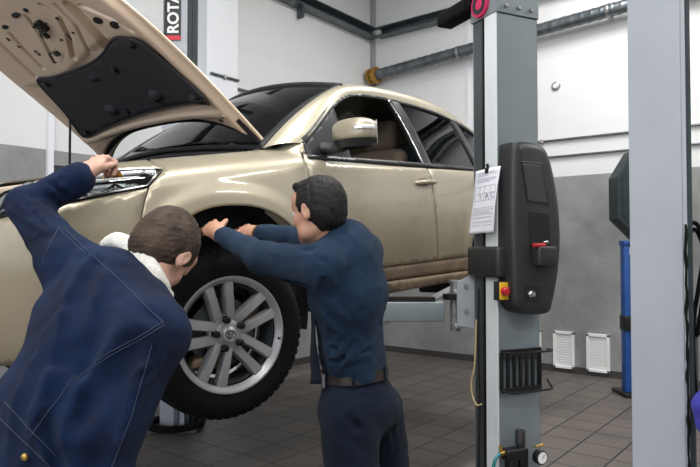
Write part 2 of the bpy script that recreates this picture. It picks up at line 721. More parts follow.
# local: +x along the wide face, +y along the open side (towards the car); faces at y=0 (wide) and x=0 (lip)
Wc, Dc, Hc = .262, .20, 2.648
t = .008
col = MB()
col.box((Wc / 2, t / 2, Hc / 2), (Wc, t, Hc))
col.box((Wc - t / 2, Dc / 2, Hc / 2), (t, Dc, Hc))
col.box((Wc / 2, Dc - t / 2, Hc / 2), (Wc, t, Hc))
col.build('mast', M['lift'], lc, smooth=False, bevel=.003)
MB().box((-t / 2 + .001, .045, Hc / 2), (t, .095, Hc)).box((.02, .0925, Hc / 2), (.05, .006, Hc)).build('lip', M['lift_lit'], lc, smooth=False, bevel=.003)
MB().box((.03, .155, Hc / 2), (.06, .082, Hc)).build('slide_rail', M['steel_dark'], lc, smooth=False, bevel=.003)
MB().box((.0, .109, Hc / 2), (.012, .012, Hc)).build('slot_edge', M['black_metal'], lc, smooth=False)
MB().rbox((.14, .09, .01), (.46, .42, .02), .004).build('base_plate', M['lift'], lc)
for q in ((-.04, -.06), (.32, -.06), (-.04, .25), (.32, .25)):
    MB().lathe([(0, .05), (.012, .05), (.012, .03), (.024, .03), (.024, .02)], (q[0], q[1], 0), 'z', 6).build('anchor_bolt', M['steel'], lc, smooth=False)
ex = MB()
ex.box((Wc / 2, -.002, 3.51), (Wc + .006, .012, 1.72)).box((Wc / 2, Dc + .002, 3.51), (Wc + .006, .008, 1.72))
ex.box((-.004, .10, 3.51), (.010, .21, 1.72)).box((Wc + .002, .1, 3.51), (.008, .21, 1.72))
ex.build('extension', M['lift'], lc, smooth=False, bevel=.003)
for q in (.05, .13, .21):
    for zz in (2.685,):
        MB().lathe([(0, -.012), (.009, -.012), (.011, -.006), (.011, .0)], (q, -.012, zz), 'y', 8).build('bolt', M['steel'], lc)
for zz in (.30, .76, .73, .46):
    MB().lathe([(0, -.001), (.007, -.001)], (.115, 0, zz), 'y', 12).build('bolt_hole', M['black_metal'], lc)
tag(lc, 'grey steel lift column with a brightly lit front lip, standing right of the car', 'lift column')


def colloc(u, v, y=0.0):
    """camera pixel -> local coords on the column's wide face plane (y = const)"""
    inv = Matrix.Rotation(-(R(25) + YAW), 3, 'Z')
    o = inv @ (Vector(CAM) - Vector((K[0], K[1], 0)))
    d = inv @ Vector(ray(u, v))
    s = (y - o.y) / d.y
    return o + d * s


# emblem and dark shroud at the top of the column
e = colloc(479, 0, -.03)
eb = MB().rbox((-.01, .33, 2.745), (.10, .26, .075), .012).rbox((-.01, .22, 2.79), (.05, .08, .12), .01).build('rubber_guard', M['rubber'], lc)
MB().lathe([(0, -.020), (.066, -.020), (.070, -.015), (.070, -.0)], (-.004, .115, 2.725), 'x', 40).build('emblem_disc', M['magenta'], lc)
MB().lathe([(.030, -.023), (.052, -.023), (.052, -.0195), (.030, -.0195)], (-.004, .115, 2.725), 'x', 40, closed=True).build('emblem_ring', M['green_black'], lc)

# control box : extruded profile, curved to the right
cb = empty('control_box', lc.matrix_basis @ Vector((0, 0, 0)), (0, 0, R(25) + YAW))
a_ = colloc(503, 145)
b_ = colloc(548, 312)
zt, zb = a_.z, b_.z
# outline in local x,z on wide face plane (then extruded outwards along -y)
ol = []
for (u, v) in ((503, 150), (506, 144), (520, 142.5), (536, 147), (543, 160), (549, 185), (553, 215), (554, 245), (551.5, 275), (546, 303), (541, 313), (520, 313.5), (506, 307), (503.5, 290), (502, 220)):
    q = colloc(u, v, -.06)
    ol.append((q.x + (.024 if u < 515 else .004), q.z))
olc = catmull([(x, z) for x, z in ol], 4, closed=True)
MT = Matrix(((1, 0, 0, 0), (0, 0, 1, -.13), (0, 1, 0, 0), (0, 0, 0, 1)))
sh = MB()


def shell(poly, y0, y1, inset=.0):
    c = np.mean(np.array(poly), axis=0)
    return [(c[0] + (x - c[0]) * (1 - inset), c[1] + (z - c[1]) * (1 - inset * .35)) for x, z in poly]


layers = [(olc, .0), (olc, -.085), (shell(olc, 0, 0, .03), -.100), (shell(olc, 0, 0, .10), -.112), (shell(olc, 0, 0, .3), -.118)]
vs = []
for poly, y in layers:
    vs += [(x, y, z) for x, z in poly]
n = len(olc)
fs = [tuple(range(n))]
for k in range(len(layers) - 1):
    fs += [(k * n + i, k * n + (i + 1) % n, (k + 1) * n + (i + 1) % n, (k + 1) * n + i) for i in range(n)]
fs.append(tuple((len(layers) - 1) * n + i for i in range(n))[::-1])
sh.add(vs, fs)
sh.build('housing', M['black_plastic'], cb, angle=50)


def cbp(u, v, y=-.118):
    return colloc(u, v, y)


def quadpanel(pts, name, m, parent, y=-.121, th=.004):
    P = [cbp(u, v, y) for u, v in pts]
    nn = len(P)
    vs = [(p.x, y, p.z) for p in P] + [(p.x, y + th, p.z) for p in P]
    fs = [tuple(range(nn)), tuple(range(2 * nn - 1, nn - 1, -1))] + [(i, (i + 1) % nn, (i + 1) % nn + nn, i + nn) for i in range(nn)]
    return MB().add(vs, fs).build(name, m, parent, smooth=False, bevel=.0015)


quadpanel([(521, 161), (543, 163), (550, 206), (527, 203)], 'panel_frame', M['black_gloss'], cb, -.1205)
quadpanel([(523, 164), (541, 165.5), (547.5, 203), (528.5, 200.5)], 'cover_panel', mat('dark_grey_plastic', (.035, .036, .038), .35), cb, -.1245)
quadpanel([(529, 212), (549, 214), (551, 246), (530, 246)], 'recess', M['black_gloss'], cb, -.121)
q = cbp(544, 250, -.15)
MB().rbox((q.x + .012, -.130, q.z - .03), (.115, .08, .10), .014).build('lever_shelf', M['black_plastic'], cb)
q = cbp(543, 249, -.17)
MB().rbox((q.x - .006, -.150, q.z + .018), (.070, .030, .020), .008).build('lever', M['red'], cb)
MB().rbox((q.x + .03, -.155, q.z + .034), (.03, .022, .012), .005).build('lever_tip', M['chrome'], cb)
q = cbp(531, 294, -.12)
MB().lathe([(0, -.140), (.012, -.140), (.014, -.130), (.018, -.126), (.018, -.118)], (q.x, 0, q.z), 'y', 20).build('key_switch', M['chrome'], cb)
quadpanel([(525, 284), (541, 286), (540, 303), (524, 301)], 'switch_recess', M['black_gloss'], cb, -.1195)
tag(cb, 'tall curved black control box mounted on the near lift column', 'control box')

# main switch (yellow plate with red knob) on the lip side of the box
q1 = colloc(506, 291, -.06)
ms = MB().rbox((q1.x - .010, -.030, q1.z), (.050, .05, .095), .006).build('main_switch', M['black_plastic'], cb)
MB().rbox((q1.x - .008, -.0595, q1.z), (.060, .010, .085), .003).build('plate', M['yellow'], ms)
MB().lathe([(0, -.028), (.016, -.028), (.020, -.022), (.021, 0)], (q1.x - .016, -.0645, q1.z), 'y', 20).rbox((q1.x - .016, -.092, q1.z), (.010, .014, .040), .004).build('knob', M['red'], ms)

# black bracket that wraps the column at the box
q = colloc(497, 262)
bm_ = MB()
bm_.rbox((-.020, .095, q.z), (.040, .235, .155), .018)
bm_.rbox((.035, -.025, q.z), (.16, .060, .155), .018)
bm_.build('bracket', M['black_plastic'], cb)

# sheet of paper clipped to the lip
pp = empty('paper_sheet', lc.matrix_basis @ Vector((-.012, .055, 0)), (0, 0, R(25) + YAW))


def pz(v):
    return float(at(488, v, 3.12)[2])


zt, zb = pz(166.5), pz(233)


def paper(a, b):
    z = zt + (zb - zt) * b
    y = (a - .5) * -.205 + .022 * b * b + .002
    x = -.004 - .020 * math.sin(PI * b) * (.4 + .6 * a) - .03 * b * b - (.006 * math.sin(a * PI))
    return (x, y, z + .006 * (a - .5))


MB().grid(paper, 16, 24).build('sheet', M['paper'], pp, solid=.0006, angle=None)


def pstrip(a0, a1, b0, b1, m, name='printed_line'):
    vs = []
    nn = 8
    for i in range(nn + 1):
        a = a0 + (a1 - a0) * i / nn
        for b in (b0, b1):
            p = paper(a, b)
            vs.append((p[0] - .0018, p[1], p[2]))
    fs = [(2 * i, 2 * i + 1, 2 * i + 3, 2 * i + 2) for i in range(nn)]
    return vs, fs


pl = MB()
for (a0, a1, b) in [(.15, .8, .05), (.15, .9, .075), (.12, .6, .10), (.12, .9, .145), (.12, .9, .17), (.12, .7, .195), (.1, .95, .60), (.1, .95, .635), (.1, .8, .67), (.1, .95, .70), (.1, .9, .75), (.1, .95, .82), (.1, .5, .87), (.6, .95, .87)]:
    pl.add(*pstrip(a0, a1, b, b + .010, None))
pl.build('printed_lines', M['ink'], pp, recalc=False)
gl = MB()
for b in (.27, .38, .49):
    gl.add(*pstrip(.08, .95, b, b + .006, None))
for a in (.08, .30, .52, .74, .94):
    gl.add(*pstrip(a, a + .014, .27, .49, None))
gl.build('table_grid', M['ink_dark'], pp, recalc=False)
for ch, a, b in (('A', .55, .43), ('C', .76, .43), ('I', .34, .43)):
    p = paper(a + .04, b)
    MM = Matrix.Translation((p[0] - .003, p[1], p[2] - .012)) @ Matrix(((0, 0, -1, 0), (-1, 0, 0, 0), (0, 1, 0, 0), (0, 0, 0, 1)))
    text_mesh(ch, .04, MM, 'printed_letter', M['ink_dark'], pp, .0003)
MB().rbox((-.008, .0, zt - .012), (.016, .028, .030), .003).cyl((-.008, .0, zt), (-.008, .0, zt + .025), .007, 10).build('clip', M['black_metal'], pp)
tag(pp, 'white printed sheet of paper clipped to the near lift column', 'paper')

# black slotted tool rack
tr = empty('tool_rack', lc.matrix_basis @ Vector((0, 0, 0)), (0, 0, R(25) + YAW))
z1 = colloc(520, 350).z
z0 = colloc(520, 388).z
x0 = colloc(498, 370).x + .004
x1 = Wc - .012
fr = MB()
fr.box(((x0 + x1) / 2, -.022, z1), (x1 - x0, .014, .022)).box(((x0 + x1) / 2, -.022, z0), (x1 - x0, .014, .022))
fr.box(((x0 + x1) / 2, -.012, (z0 + z1) / 2 + .065), (x1 - x0, .024, .006))
fr.box((x0 + .004, -.022, (z0 + z1) / 2), (.008, .012, z1 - z0 + .014)).box((x1 - .004, -.022, (z0 + z1) / 2), (.008, .012, z1 - z0 + .014))
fr.build('frame', M['black_metal'], tr, smooth=False, bevel=.002)
for i in range(7):
    x = x0 + .008 + (x1 - x0 - .016) * i / 6
    MB().rbox((x, -.014, (z0 + z1) / 2), (.0155, .014, z1 - z0), .003).build('bar', M['black_metal'], tr)
for z in (z1, z0):
    hz = .0 if z == z1 else .035
    MB().tube([(x0, -.03, z), (x0 + .03, -.085, z), (x1 + .0, -.085, z), (x1 + .03, -.07, z), (x1 + .035, -.03, z + hz)], .006, 8).build('hook_rail', M['black_metal'], tr)
tag(tr, 'black slotted metal tool rack fixed to the near lift column', 'rack')

# air preparation unit
fr_ = empty('air_regulator', lc.matrix_basis @ Vector((0, 0, 0)), (0, 0, R(25) + YAW))
c0 = colloc(514, 453, -.05)
MB().rbox((c0.x, -.055, c0.z), (.13, .06, .055), .010).rbox((c0.x - .02, -.055, c0.z - .06), (.055, .055, .09), .014).rbox((c0.x + .045, -.055, c0.z - .05), (.05, .05, .07), .012).build('body', M['black_metal'], fr_)
MB().lathe([(0, .085), (.020, .085), (.024, .078), (.026, .02), (.022, .015), (.022, 0)], (c0.x + .035, -.055, c0.z + .025), 'z', 20).build('knob', M['black_plastic'], fr_)
cg = colloc(540, 457, -.09)
MB().lathe([(0, -.012), (.033, -.012), (.036, -.006), (.036, .02), (0, .02)], (cg.x, -.095, cg.z), 'y', 28).build('gauge_case', M['black_metal'], fr_)
MB().lathe([(0, 0), (.028, 0)], (cg.x, -.1085, cg.z), 'y', 28).build('gauge_dial', M['white'], fr_)
MB().box((cg.x + .004, -.110, cg.z + .006), (.004, .001, .026), rot=(0, R(35), 0)).build('needle', M['ink_dark'], fr_)
MB().cyl((c0.x - .09, -.055, c0.z + .01), (c0.x - .06, -.055, c0.z + .01), .012, 12).cyl((c0.x - .085, -.055, c0.z + .01), (c0.x - .085, -.055, c0.z + .05), .009, 10).cyl((cg.x + .0, -.055, cg.z + .04), (cg.x + .05, -.055, cg.z + .045), .006, 8).build('brass_fitting', M['brass'], fr_)
MB().tube(catmull([(c0.x - .09, -.055, c0.z + .01), (c0.x - .125, -.06, c0.z - .02), (c0.x - .135, -.05, c0.z - .12), (c0.x - .13, -.03, c0.z - .3)], 6), .008, 8).build('hose', M['teal'], fr_)
tag(fr_, 'black air pressure regulator with a white gauge low on the near lift column', 'air regulator')

# cable and straw cord hanging in the slot
cd = empty('rope', lc.matrix_basis @ Vector((-.01, .12, 0)), (0, 0, R(25) + YAW))
zz = [float(at(476, v, 3.15)[2]) for v in (332, 368, 385, 400, 409)]
MB().tube(catmull([(-.02, .02, zz[0] + .05), (-.022, .022, zz[0]), (-.025, .03, zz[1]), (-.03, .052, zz[2]), (-.03, .045, zz[3]), (-.025, .015, zz[4]), (-.02, -.02, zz[4] + .01)], 8), .0045, 8).build('cord', M['rope'], cd)
tag(cd, 'thin straw coloured cord hanging from the slot of the near lift column', 'cord')
MB().tube(catmull([(-.022, .128, 1.25), (-.026, .132, 1.0), (-.022, .128, .7), (-.028, .131, .3), (-.022, .128, .03)], 8), .006, 8).build('cable', M['black_metal'], lc)

# lift arm : carriage bracket + beam + pad
pv = at(459, 305, 3.42)
LCI = lc.matrix_basis.inverted()
# local: x right in view, y away
arm = MB()
arm.rbox((-.44, .02, -.035), (.72, .10, .105), .006)
la = arm.build('lift_arm', M['lift'], lc)
la.matrix_basis = LCI @ (Matrix.Translation(tuple(pv)) @ Matrix.Rotation(YAW, 4, 'Z'))
MB().box((-.46, .02, .030), (.66, .07, .025)).build('inner_arm', M['black_metal'], la, smooth=False)
br = MB()
br.rbox((.085, .0, .0), (.012, .17, .25), .004)
br.add([(-.025, -.09, .13), (.15, -.09, .21), (.15, -.09, -.135), (-.025, -.09, -.10), (-.025, -.075, .13), (.15, -.075, .21), (.15, -.075, -.135), (-.025, -.075, -.10)],
       [(0, 1, 2, 3), (7, 6, 5, 4), (0, 4, 5, 1), (1, 5, 6, 2), (2, 6, 7, 3), (3, 7, 4, 0)])
br.rbox((.04, .0, .075), (.15, .16, .022), .004).rbox((.04, .0, -.105), (.15, .16, .022), .004)
br.build('carriage_plate', M['lift_pale'], la)
MB().cyl((-.02, 0, -.14), (-.02, 0, .12), .028, 20).cyl((-.02, 0, .12), (-.02, 0, .135), .036, 20).build('pivot_pin', M['steel'], la)
gq = MB().lathe([(.03, -.03), (.06, -.03), (.06, 0), (.03, 0)], (-.02, 0, .06), 'z', 24, closed=True)
for k in range(18):
    gq.box((-.02 + .063 * math.cos(k * PI / 9), .063 * math.sin(k * PI / 9), .045), (.010, .008, .03), rot=(0, 0, k * PI / 9))
gq.build('locking_gear', M['black_metal'], la, smooth=False)
for q in ((.02, .17), (.10, .17), (.02, -.02), (.11, .05), (.11, -.08)):
    MB().lathe([(0, -.012), (.012, -.012), (.012, 0)], (q[0], -.091, q[1] if q[1] < .13 else .11), 'y', 6).build('bolt', M['steel'], la, smooth=False)
MB().cyl((-.70, .02, .02), (-.70, .02, .16), .035, 20).cyl((-.70, .02, .16), (-.70, .02, .185), .06, 24).build('pad', M['rubber'], la)

# second arm, reaching from under the car
p0 = at(412, 309, 3.9)
p1 = at(448, 291, 3.55)
v_ = Vector(p1 - p0)
sa = MB().tube([-v_ * 1.4, v_ * 1.25], .022, 4).build('lift_arm', M['lift_lit'], lc, smooth=False)
sa.matrix_basis = LCI @ Matrix.Translation(tuple(p0))
MB().rbox(-v_ * 1.35, (.09, .09, .06), .01).build('pad', M['rubber'], sa)

# ------------------------------------------------------------------ far lift column (other side of the car)
q = at(173, 300, 5.15)
fc = empty('lift_column', (q[0], q[1], 0), (0, 0, YAW))
# local x = towards the right of the view, y = away
far = MB()
far.box((0, 0, 2.1), (.20, .008, 4.2)).box((-.096, .10, 2.1), (.008, .20, 4.2)).box((.096, .1, 2.1), (.008, .20, 4.2)).box((0, .2, 2.1), (.20, .008, 4.2))
far.build('mast', M['lift_pale'], fc, smooth=False, bevel=.003)
MB().box((.118, .04, 2.1), (.030, .05, 4.2)).box((.150, .08, 2.1), (.028, .05, 4.2)).build('slide_rail', M['green_black'], fc, smooth=False, bevel=.003)
MB().rbox((0, .1, .012), (.42, .42, .024), .004).build('base_plate', M['lift'], fc)
MB().lathe([(.17, .0), (.235, .0), (.24, .02), (.225, .04), (.17, .04)], (.02, .02, .026), 'z', 36, closed=True).build('rubber_ring', M['rubber'], fc)
MB().box((.035, -.014, .45), (.035, .02, .9)).build('cable_guard', M['steel_dark'], fc, smooth=False)
tag(fc, 'grey lift column on the far side of the car, behind the raised hood', 'lift column')
# vertical name board on the far column
zb_ = float(at(170, 37, 5.12)[2])
bn = empty('column_sign', (q[0], q[1], zb_), (0, 0, YAW))
w_ = .138
MB().rbox((-.018, -.010, .42), (w_, .008, .84), .002).build('board', M['banner_black'], bn)
MB().box((-.018, -.0150, .018), (w_, .003, .036)).build('red_band', M['banner_red'], bn, smooth=False)
MM = Matrix.Translation((.030, -.0155, .052)) @ Matrix(((0, -1, 0, 0), (0, 0, -1, 0), (1, 0, 0, 0), (0, 0, 0, 1)))
text_mesh('ROTARY', .126, MM, 'lettering', M['banner_white'], bn, .001, bold=.0035, spacing=1.0, xscale=1.0)
tag(bn, 'vertical black sign with white letters on the far lift column', 'sign')

# ------------------------------------------------------------------ pale post at the right
q = at(630, 250, 2.55)
rp = empty('steel_post', (q[0], q[1], 0), (0, 0, YAW + R(-26)))
wp = .190
MB().box((wp / 2, .004, 1.75), (wp, .008, 3.5)).box((.004, .11, 1.75), (.008, .212, 3.5)).box((wp / 2, .216, 1.75), (wp, .008, 3.5)).build('mast', M['lift_pale'], rp, smooth=False, bevel=.003)
MB().box((wp + .008, .03, 1.75), (.015, .05, 3.5)).build('edge_strip', M['lift_pale'], rp, smooth=False)
MB().box((wp + .024, .05, 1.75), (.020, .06, 3.5)).build('guide_rail', M['green_black'], rp, smooth=False, bevel=.003)
MB().rbox((.1, .1, .012), (.44, .44, .024), .004).build('base_plate', M['lift'], rp)
pts = []
for i in range(60):
    z = 1.55 - i * .026
    pts.append((wp + .009 + .0012 * math.sin(i * 1.3) + .0012 * math.sin(i * i * .7), -.008 + .003 * math.sin(i * 2.2), z))
MB().tube(pts, [.004 + .0035 * abs(math.sin(i * .9) * math.sin(i * .37)) for i in range(60)], 7).build('edge_sealant', M['rubber'], rp)
tag(rp, 'pale blue-grey steel post standing at the right of the workshop', 'post')

rc = empty('cable_loop', (q[0], q[1], 0), (0, 0, YAW))
lp = MB()
lp.tube(catmull([(.245, .06, 1.50), (.262, .02, 1.56), (.285, .0, 1.53), (.288, -.01, 1.42), (.275, .0, 1.30), (.262, .02, 1.15), (.268, .03, .95), (.285, .03, .8)], 8), .009, 8)
lp.tube(catmull([(.255, .05, 1.49), (.272, .02, 1.535), (.292, .0, 1.47), (.292, -.01, 1.36), (.285, .0, 1.22), (.275, .02, 1.10)], 8), .008, 8)
lp.build('cable', M['rubber'], rc)
MB().rbox((.270, .05, 1.02), (.035, .05, .34), .01).rbox((.262, .05, .66), (.03, .04, .30), .008).build('cable_box', M['steel_dark'], rc)
MB().cyl((.254, .04, .2), (.254, .04, 1.2), .009, 8).build('conduit', M['steel'], rc)
tag(rc, 'looped black cables hanging beside the pale steel post', 'cable')
qb = at(708, 412, 2.36)
bgm = MB().ell((0, 0, 0), (.045, .06, .085), nu=28, nv=20, e=.8)
bgm.v = [(x * (1 + .12 * math.sin(z * 60)), y * (1 + .1 * math.sin(z * 47 + 1)), z) for x, y, z in bgm.v]
tb = empty('hanging_cloth', tuple(qb), (0, 0, YAW))
bgm.build('cloth', M['purple'], tb)
MB().tube([(0, 0, .07), (-.005, .01, .25), (-.012, .03, .30)], .005, 6).build('cord', M['rubber'], tb)
tag(tb, 'violet blue cloth bundle hanging at the right edge beside the post', 'cloth')

# ------------------------------------------------------------------ blue stand with the dark angular cabinet
bs = empty('blue_stand', (-1.755, 6.745, 0), (0, 0, YAW))
MB().rbox((0, 0, .76), (.115, .10, 1.52), .008).build('post', M['blue_paint'], bs)
MB().box((.02, -.054, 1.44), (.05, .004, .07)).build('sticker', M['white'], bs, smooth=False)
MB().rbox((.0, -.01, .72), (.14, .13, .15), .01).build('clamp', M['black_metal'], bs)
MB().rbox((.06, .0, .02), (.34, .34, .04), .008).build('foot', M['black_metal'], bs)
MB().rbox((0.0, .0, 1.52), (.13, .12, .05), .01).build('collar', M['blue_paint'], bs)
oc = [(-.14, .11), (-.14, -.52), (.0, -.52), (0, .1)]
hgt = .90
poly = [(-.14, .20), (-.14, .62), (.02, .885), (.42, .885), (.56, .62), (.56, .27), (.38, .0), (.06, .0)]
MT = Matrix(((1, 0, 0, 0), (0, 0, 1, -.10), (0, 1, 0, 1.56), (0, 0, 0, 1)))
MB().prism(poly, .22, M4=MT).build('cabinet', M['green_black'], bs, smooth=False, bevel=.01)
poly2 = [((x - .21) * .86 + .21, (y - .45) * .86 + .45) for x, y in poly]
MT = Matrix(((1, 0, 0, 0), (0, 0, 1, -.106), (0, 1, 0, 1.56), (0, 0, 0, 1)))
MB().prism(poly2, .02, M4=MT).build('front_panel', M['green_black'], bs, smooth=False)
tag(bs, 'blue post stand carrying a dark eight-sided cabinet near the back wall', 'stand')

# ================================================================== THE CAR
# local axes: x towards the near (left) side, y towards the rear, z up; front axle at y = 0
CARP = R(3)
car = empty('car', (-2.93, 1.78, .83), (CARP, 0, 0))
tag(car, 'champagne coloured off-road car on the lift with its hood raised', 'car')


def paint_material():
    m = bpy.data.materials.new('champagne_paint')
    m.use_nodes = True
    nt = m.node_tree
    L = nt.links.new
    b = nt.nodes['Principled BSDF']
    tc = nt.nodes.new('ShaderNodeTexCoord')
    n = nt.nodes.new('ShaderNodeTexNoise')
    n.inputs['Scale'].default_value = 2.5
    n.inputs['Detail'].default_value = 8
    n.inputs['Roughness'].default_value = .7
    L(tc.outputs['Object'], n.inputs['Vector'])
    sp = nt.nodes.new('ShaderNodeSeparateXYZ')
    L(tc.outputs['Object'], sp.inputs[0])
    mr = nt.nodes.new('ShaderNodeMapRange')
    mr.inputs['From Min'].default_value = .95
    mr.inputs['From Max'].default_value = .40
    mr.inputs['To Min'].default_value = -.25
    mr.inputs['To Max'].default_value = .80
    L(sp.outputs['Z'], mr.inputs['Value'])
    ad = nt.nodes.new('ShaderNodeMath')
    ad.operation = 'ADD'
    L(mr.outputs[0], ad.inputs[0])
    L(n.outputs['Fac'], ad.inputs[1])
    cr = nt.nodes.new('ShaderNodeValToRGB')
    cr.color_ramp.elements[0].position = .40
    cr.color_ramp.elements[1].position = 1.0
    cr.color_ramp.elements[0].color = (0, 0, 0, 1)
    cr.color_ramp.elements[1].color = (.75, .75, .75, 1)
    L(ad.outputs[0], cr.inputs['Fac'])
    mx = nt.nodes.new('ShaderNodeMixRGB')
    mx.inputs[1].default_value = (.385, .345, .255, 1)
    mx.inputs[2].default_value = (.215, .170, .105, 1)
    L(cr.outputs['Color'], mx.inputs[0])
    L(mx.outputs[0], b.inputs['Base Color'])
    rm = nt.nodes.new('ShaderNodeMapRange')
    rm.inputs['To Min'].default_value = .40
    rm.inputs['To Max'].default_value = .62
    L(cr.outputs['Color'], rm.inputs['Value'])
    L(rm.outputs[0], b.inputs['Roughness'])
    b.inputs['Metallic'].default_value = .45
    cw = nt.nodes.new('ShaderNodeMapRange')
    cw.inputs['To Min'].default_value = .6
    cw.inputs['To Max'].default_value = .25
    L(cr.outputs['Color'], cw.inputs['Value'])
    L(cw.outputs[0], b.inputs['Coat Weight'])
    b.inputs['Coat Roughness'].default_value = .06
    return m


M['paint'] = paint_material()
M['paint_clean_lit'] = mat('champagne_inner_paint_lit', (.80, .62, .47), .42, .12, .3)  # raised above the body paint, bounce light under the hood put into colour
M['clad'] = mat('dusty_brown_sill', (.20, .14, .09), .5, .2, noise=(5, (.12, .085, .055), .4, .7))
M['trim'] = mat('black_window_trim', (.016, .018, .020), .35)
M['liner'] = mat('black_liner', (.014, .014, .015), .8, bump=(12, .6, .02))
M['glass'] = glassmat('window_glass', (.80, .88, .86))
M['glass_tint'] = glassmat('tinted_glass', (.10, .11, .12))
M['amber_metal'] = mat('tan_oxidised_metal', (.34, .25, .16), .5, .3, noise=(14, (.16, .11, .07), .4, .7))
M['seat'] = mat('taupe_seat_fabric', (.20, .15, .115), .9)
M['dash'] = mat('dashboard_reflection_tone', (.19, .21, .205), .5)  # lightened teal grey, windscreen reflection put into the colour
M['pad'] = mat('hood_insulation', (.030, .030, .036), .85, noise=(120, (.055, .055, .065), .5, .75), bump=(160, .5, .003))
M['lens'] = glassmat('lamp_lens', (.93, .95, .96))
M['amber'] = mat('amber_lens', (.55, .25, .04), .2)
M['bezel'] = mat('lamp_bezel', (.78, .79, .80), .3, .1)
M['reflector'] = mat('lamp_reflector', (.85, .86, .87), .22, .6)

XW = .885
# plan curve table
pl_ = []
for i in range(61):
    t = PI / 2 * (1 - i / 60)
    pl_.append((XW * max(math.cos(t), 0) ** .74, -.35 - .54 * math.sin(t) ** .80))
for i in range(1, 80):
    y = -.35 + (2.85 + .35) * i / 80
    pl_.append((XW + .017 * (1 - ((y - 1.25) / 1.6) ** 2), y))
for i in range(61):
    t = PI / 2 * i / 60
    pl_.append((XW * max(math.cos(t), 0) ** .62, 2.85 + .60 * math.sin(t) ** .9))
pl_ = np.array(pl_)
seg_ = np.r_[0, np.cumsum(np.hypot(*np.diff(pl_, axis=0).T))]
U0 = -.35 - seg_[60]
pu = seg_ + U0
for i in range(60, 140):
    pass
UU = np.arange(pu[0], pu[-1], .012)
PX = np.interp(UU, pu, pl_[:, 0])
PY = np.interp(UU, pu, pl_[:, 1])
k_ = np.ones(9) / 9
pad_ = lambda a: np.convolve(np.pad(a, 4, mode='reflect', reflect_type='odd'), k_, 'valid')
PX, PY = pad_(PX), pad_(PY)
TX, TY = np.gradient(PX), np.gradient(PY)
nl = np.hypot(TX, TY)
NX, NY = TY / nl, -TX / nl
VV = np.arange(.2, 1.95, .01)


def ramp(x, a, b):
    return smoothstep(a, b, x)


def phi_field():
    U, V = np.meshgrid(UU, VV, indexing='ij')
    base = np.interp(V, [.2, .35, .55, .75, .9, 1.2], [-26, -7, -1, 4, 8, 9])
    # fender / front / tail profile
    vs = .925 + .140 * np.clip(U + .55, -1, 1.1)
    f = base + (66 - base) * ramp(V, vs - .10, vs + .03) + 8 * ramp(V, vs + .03, vs + .16)
    vb = 1.035 + .022 * np.clip(U - .6, 0, 2)
    d = base + (42 - base) * ramp(V, vb - .05, vb + .0) - 20 * ramp(V, vb + .01, vb + .035) + 10 * ramp(V, vb + .20, vb + .55)
    w = 1 - ramp(U, .50, .64)
    return np.radians(f * w + d * (1 - w))


PH = phi_field()
dv = VV[1] - VV[0]
ZT = .2 + np.concatenate([np.zeros((len(UU), 1)), np.cumsum(np.cos((PH[:, 1:] + PH[:, :-1]) / 2) * dv, axis=1)], axis=1)
IT = .055 + np.concatenate([np.zeros((len(UU), 1)), np.cumsum(np.sin((PH[:, 1:] + PH[:, :-1]) / 2) * dv, axis=1)], axis=1)
ARC_Y, ARC_Z = .06, .33


def arch_r(y, z, cy=ARC_Y):
    return (abs(y - cy) ** 2.3 + abs(z - ARC_Z) ** 2.3) ** (1 / 2.3)


def bil(T, u, v):
    a = np.clip((u - UU[0]) / .012, 0, len(UU) - 1.001)
    b = np.clip((v - .2) / .01, 0, len(VV) - 1.001)
    i, j = int(a), int(b)
    a -= i
    b -= j
    return (T[i, j] * (1 - a) + T[i + 1, j] * a) * (1 - b) + (T[i, j + 1] * (1 - a) + T[i + 1, j + 1] * a) * b


def lin(A, u):
    return float(np.interp(u, UU, A))


def surf(u, v, off=0.0):
    z = bil(ZT, u, v)
    ins = bil(IT, u, v)
    for c in (ARC_Y, 2.61):
        r = arch_r(u, z, c)
        if .3 < r < .62 and z > .2:
            ins -= .014 * float(smoothstep(.30, .47, r)) * (1 - float(smoothstep(.52, .59, r)))
    # shallow crease through the door handles
    ins -= off
    return Vector((lin(PX, u) - lin(NX, u) * ins, lin(PY, u) - lin(NY, u) * ins, z))


def v_of_z(u, z):
    i = int(np.clip(round((u - UU[0]) / .012), 0, len(UU) - 1))
    return float(np.interp(z, ZT[i], VV))


def v_of_i(u, ins):
    i = int(np.clip(round((u - UU[0]) / .012), 0, len(UU) - 1))
    j0 = np.argmin(IT[i][:60])
    return float(np.interp(ins, IT[i][j0:], VV[j0:]))


def pt2(p):
    """(u, z) or (u, 'i', inset) -> (u, v)"""
    if len(p) == 3:
        return (p[0], v_of_i(p[0], p[2]))
    return (p[0], v_of_z(p[0], p[1]))


def densify(poly, step, closed=True):
    out = []
    n = len(poly)
    for i in range(n if closed else n - 1):
        a, b = np.array(poly[i]), np.array(poly[(i + 1) % n])
        k = max(1, int(np.hypot(*(b - a)) / step))
        for j in range(k):
            out.append(tuple(a + (b - a) * j / k))
    if not closed:
        out.append(tuple(poly[-1]))
    return out


def inpoly(px, py, poly):
    P = np.array(poly)
    x1, y1 = P[:, 0], P[:, 1]
    x2, y2 = np.roll(x1, -1), np.roll(y1, -1)
    c = ((y1 > py) != (y2 > py)) & (px < (x2 - x1) * (py - y1) / np.where(y2 == y1, 1e-12, y2 - y1) + x1)
    return bool(c.sum() % 2)


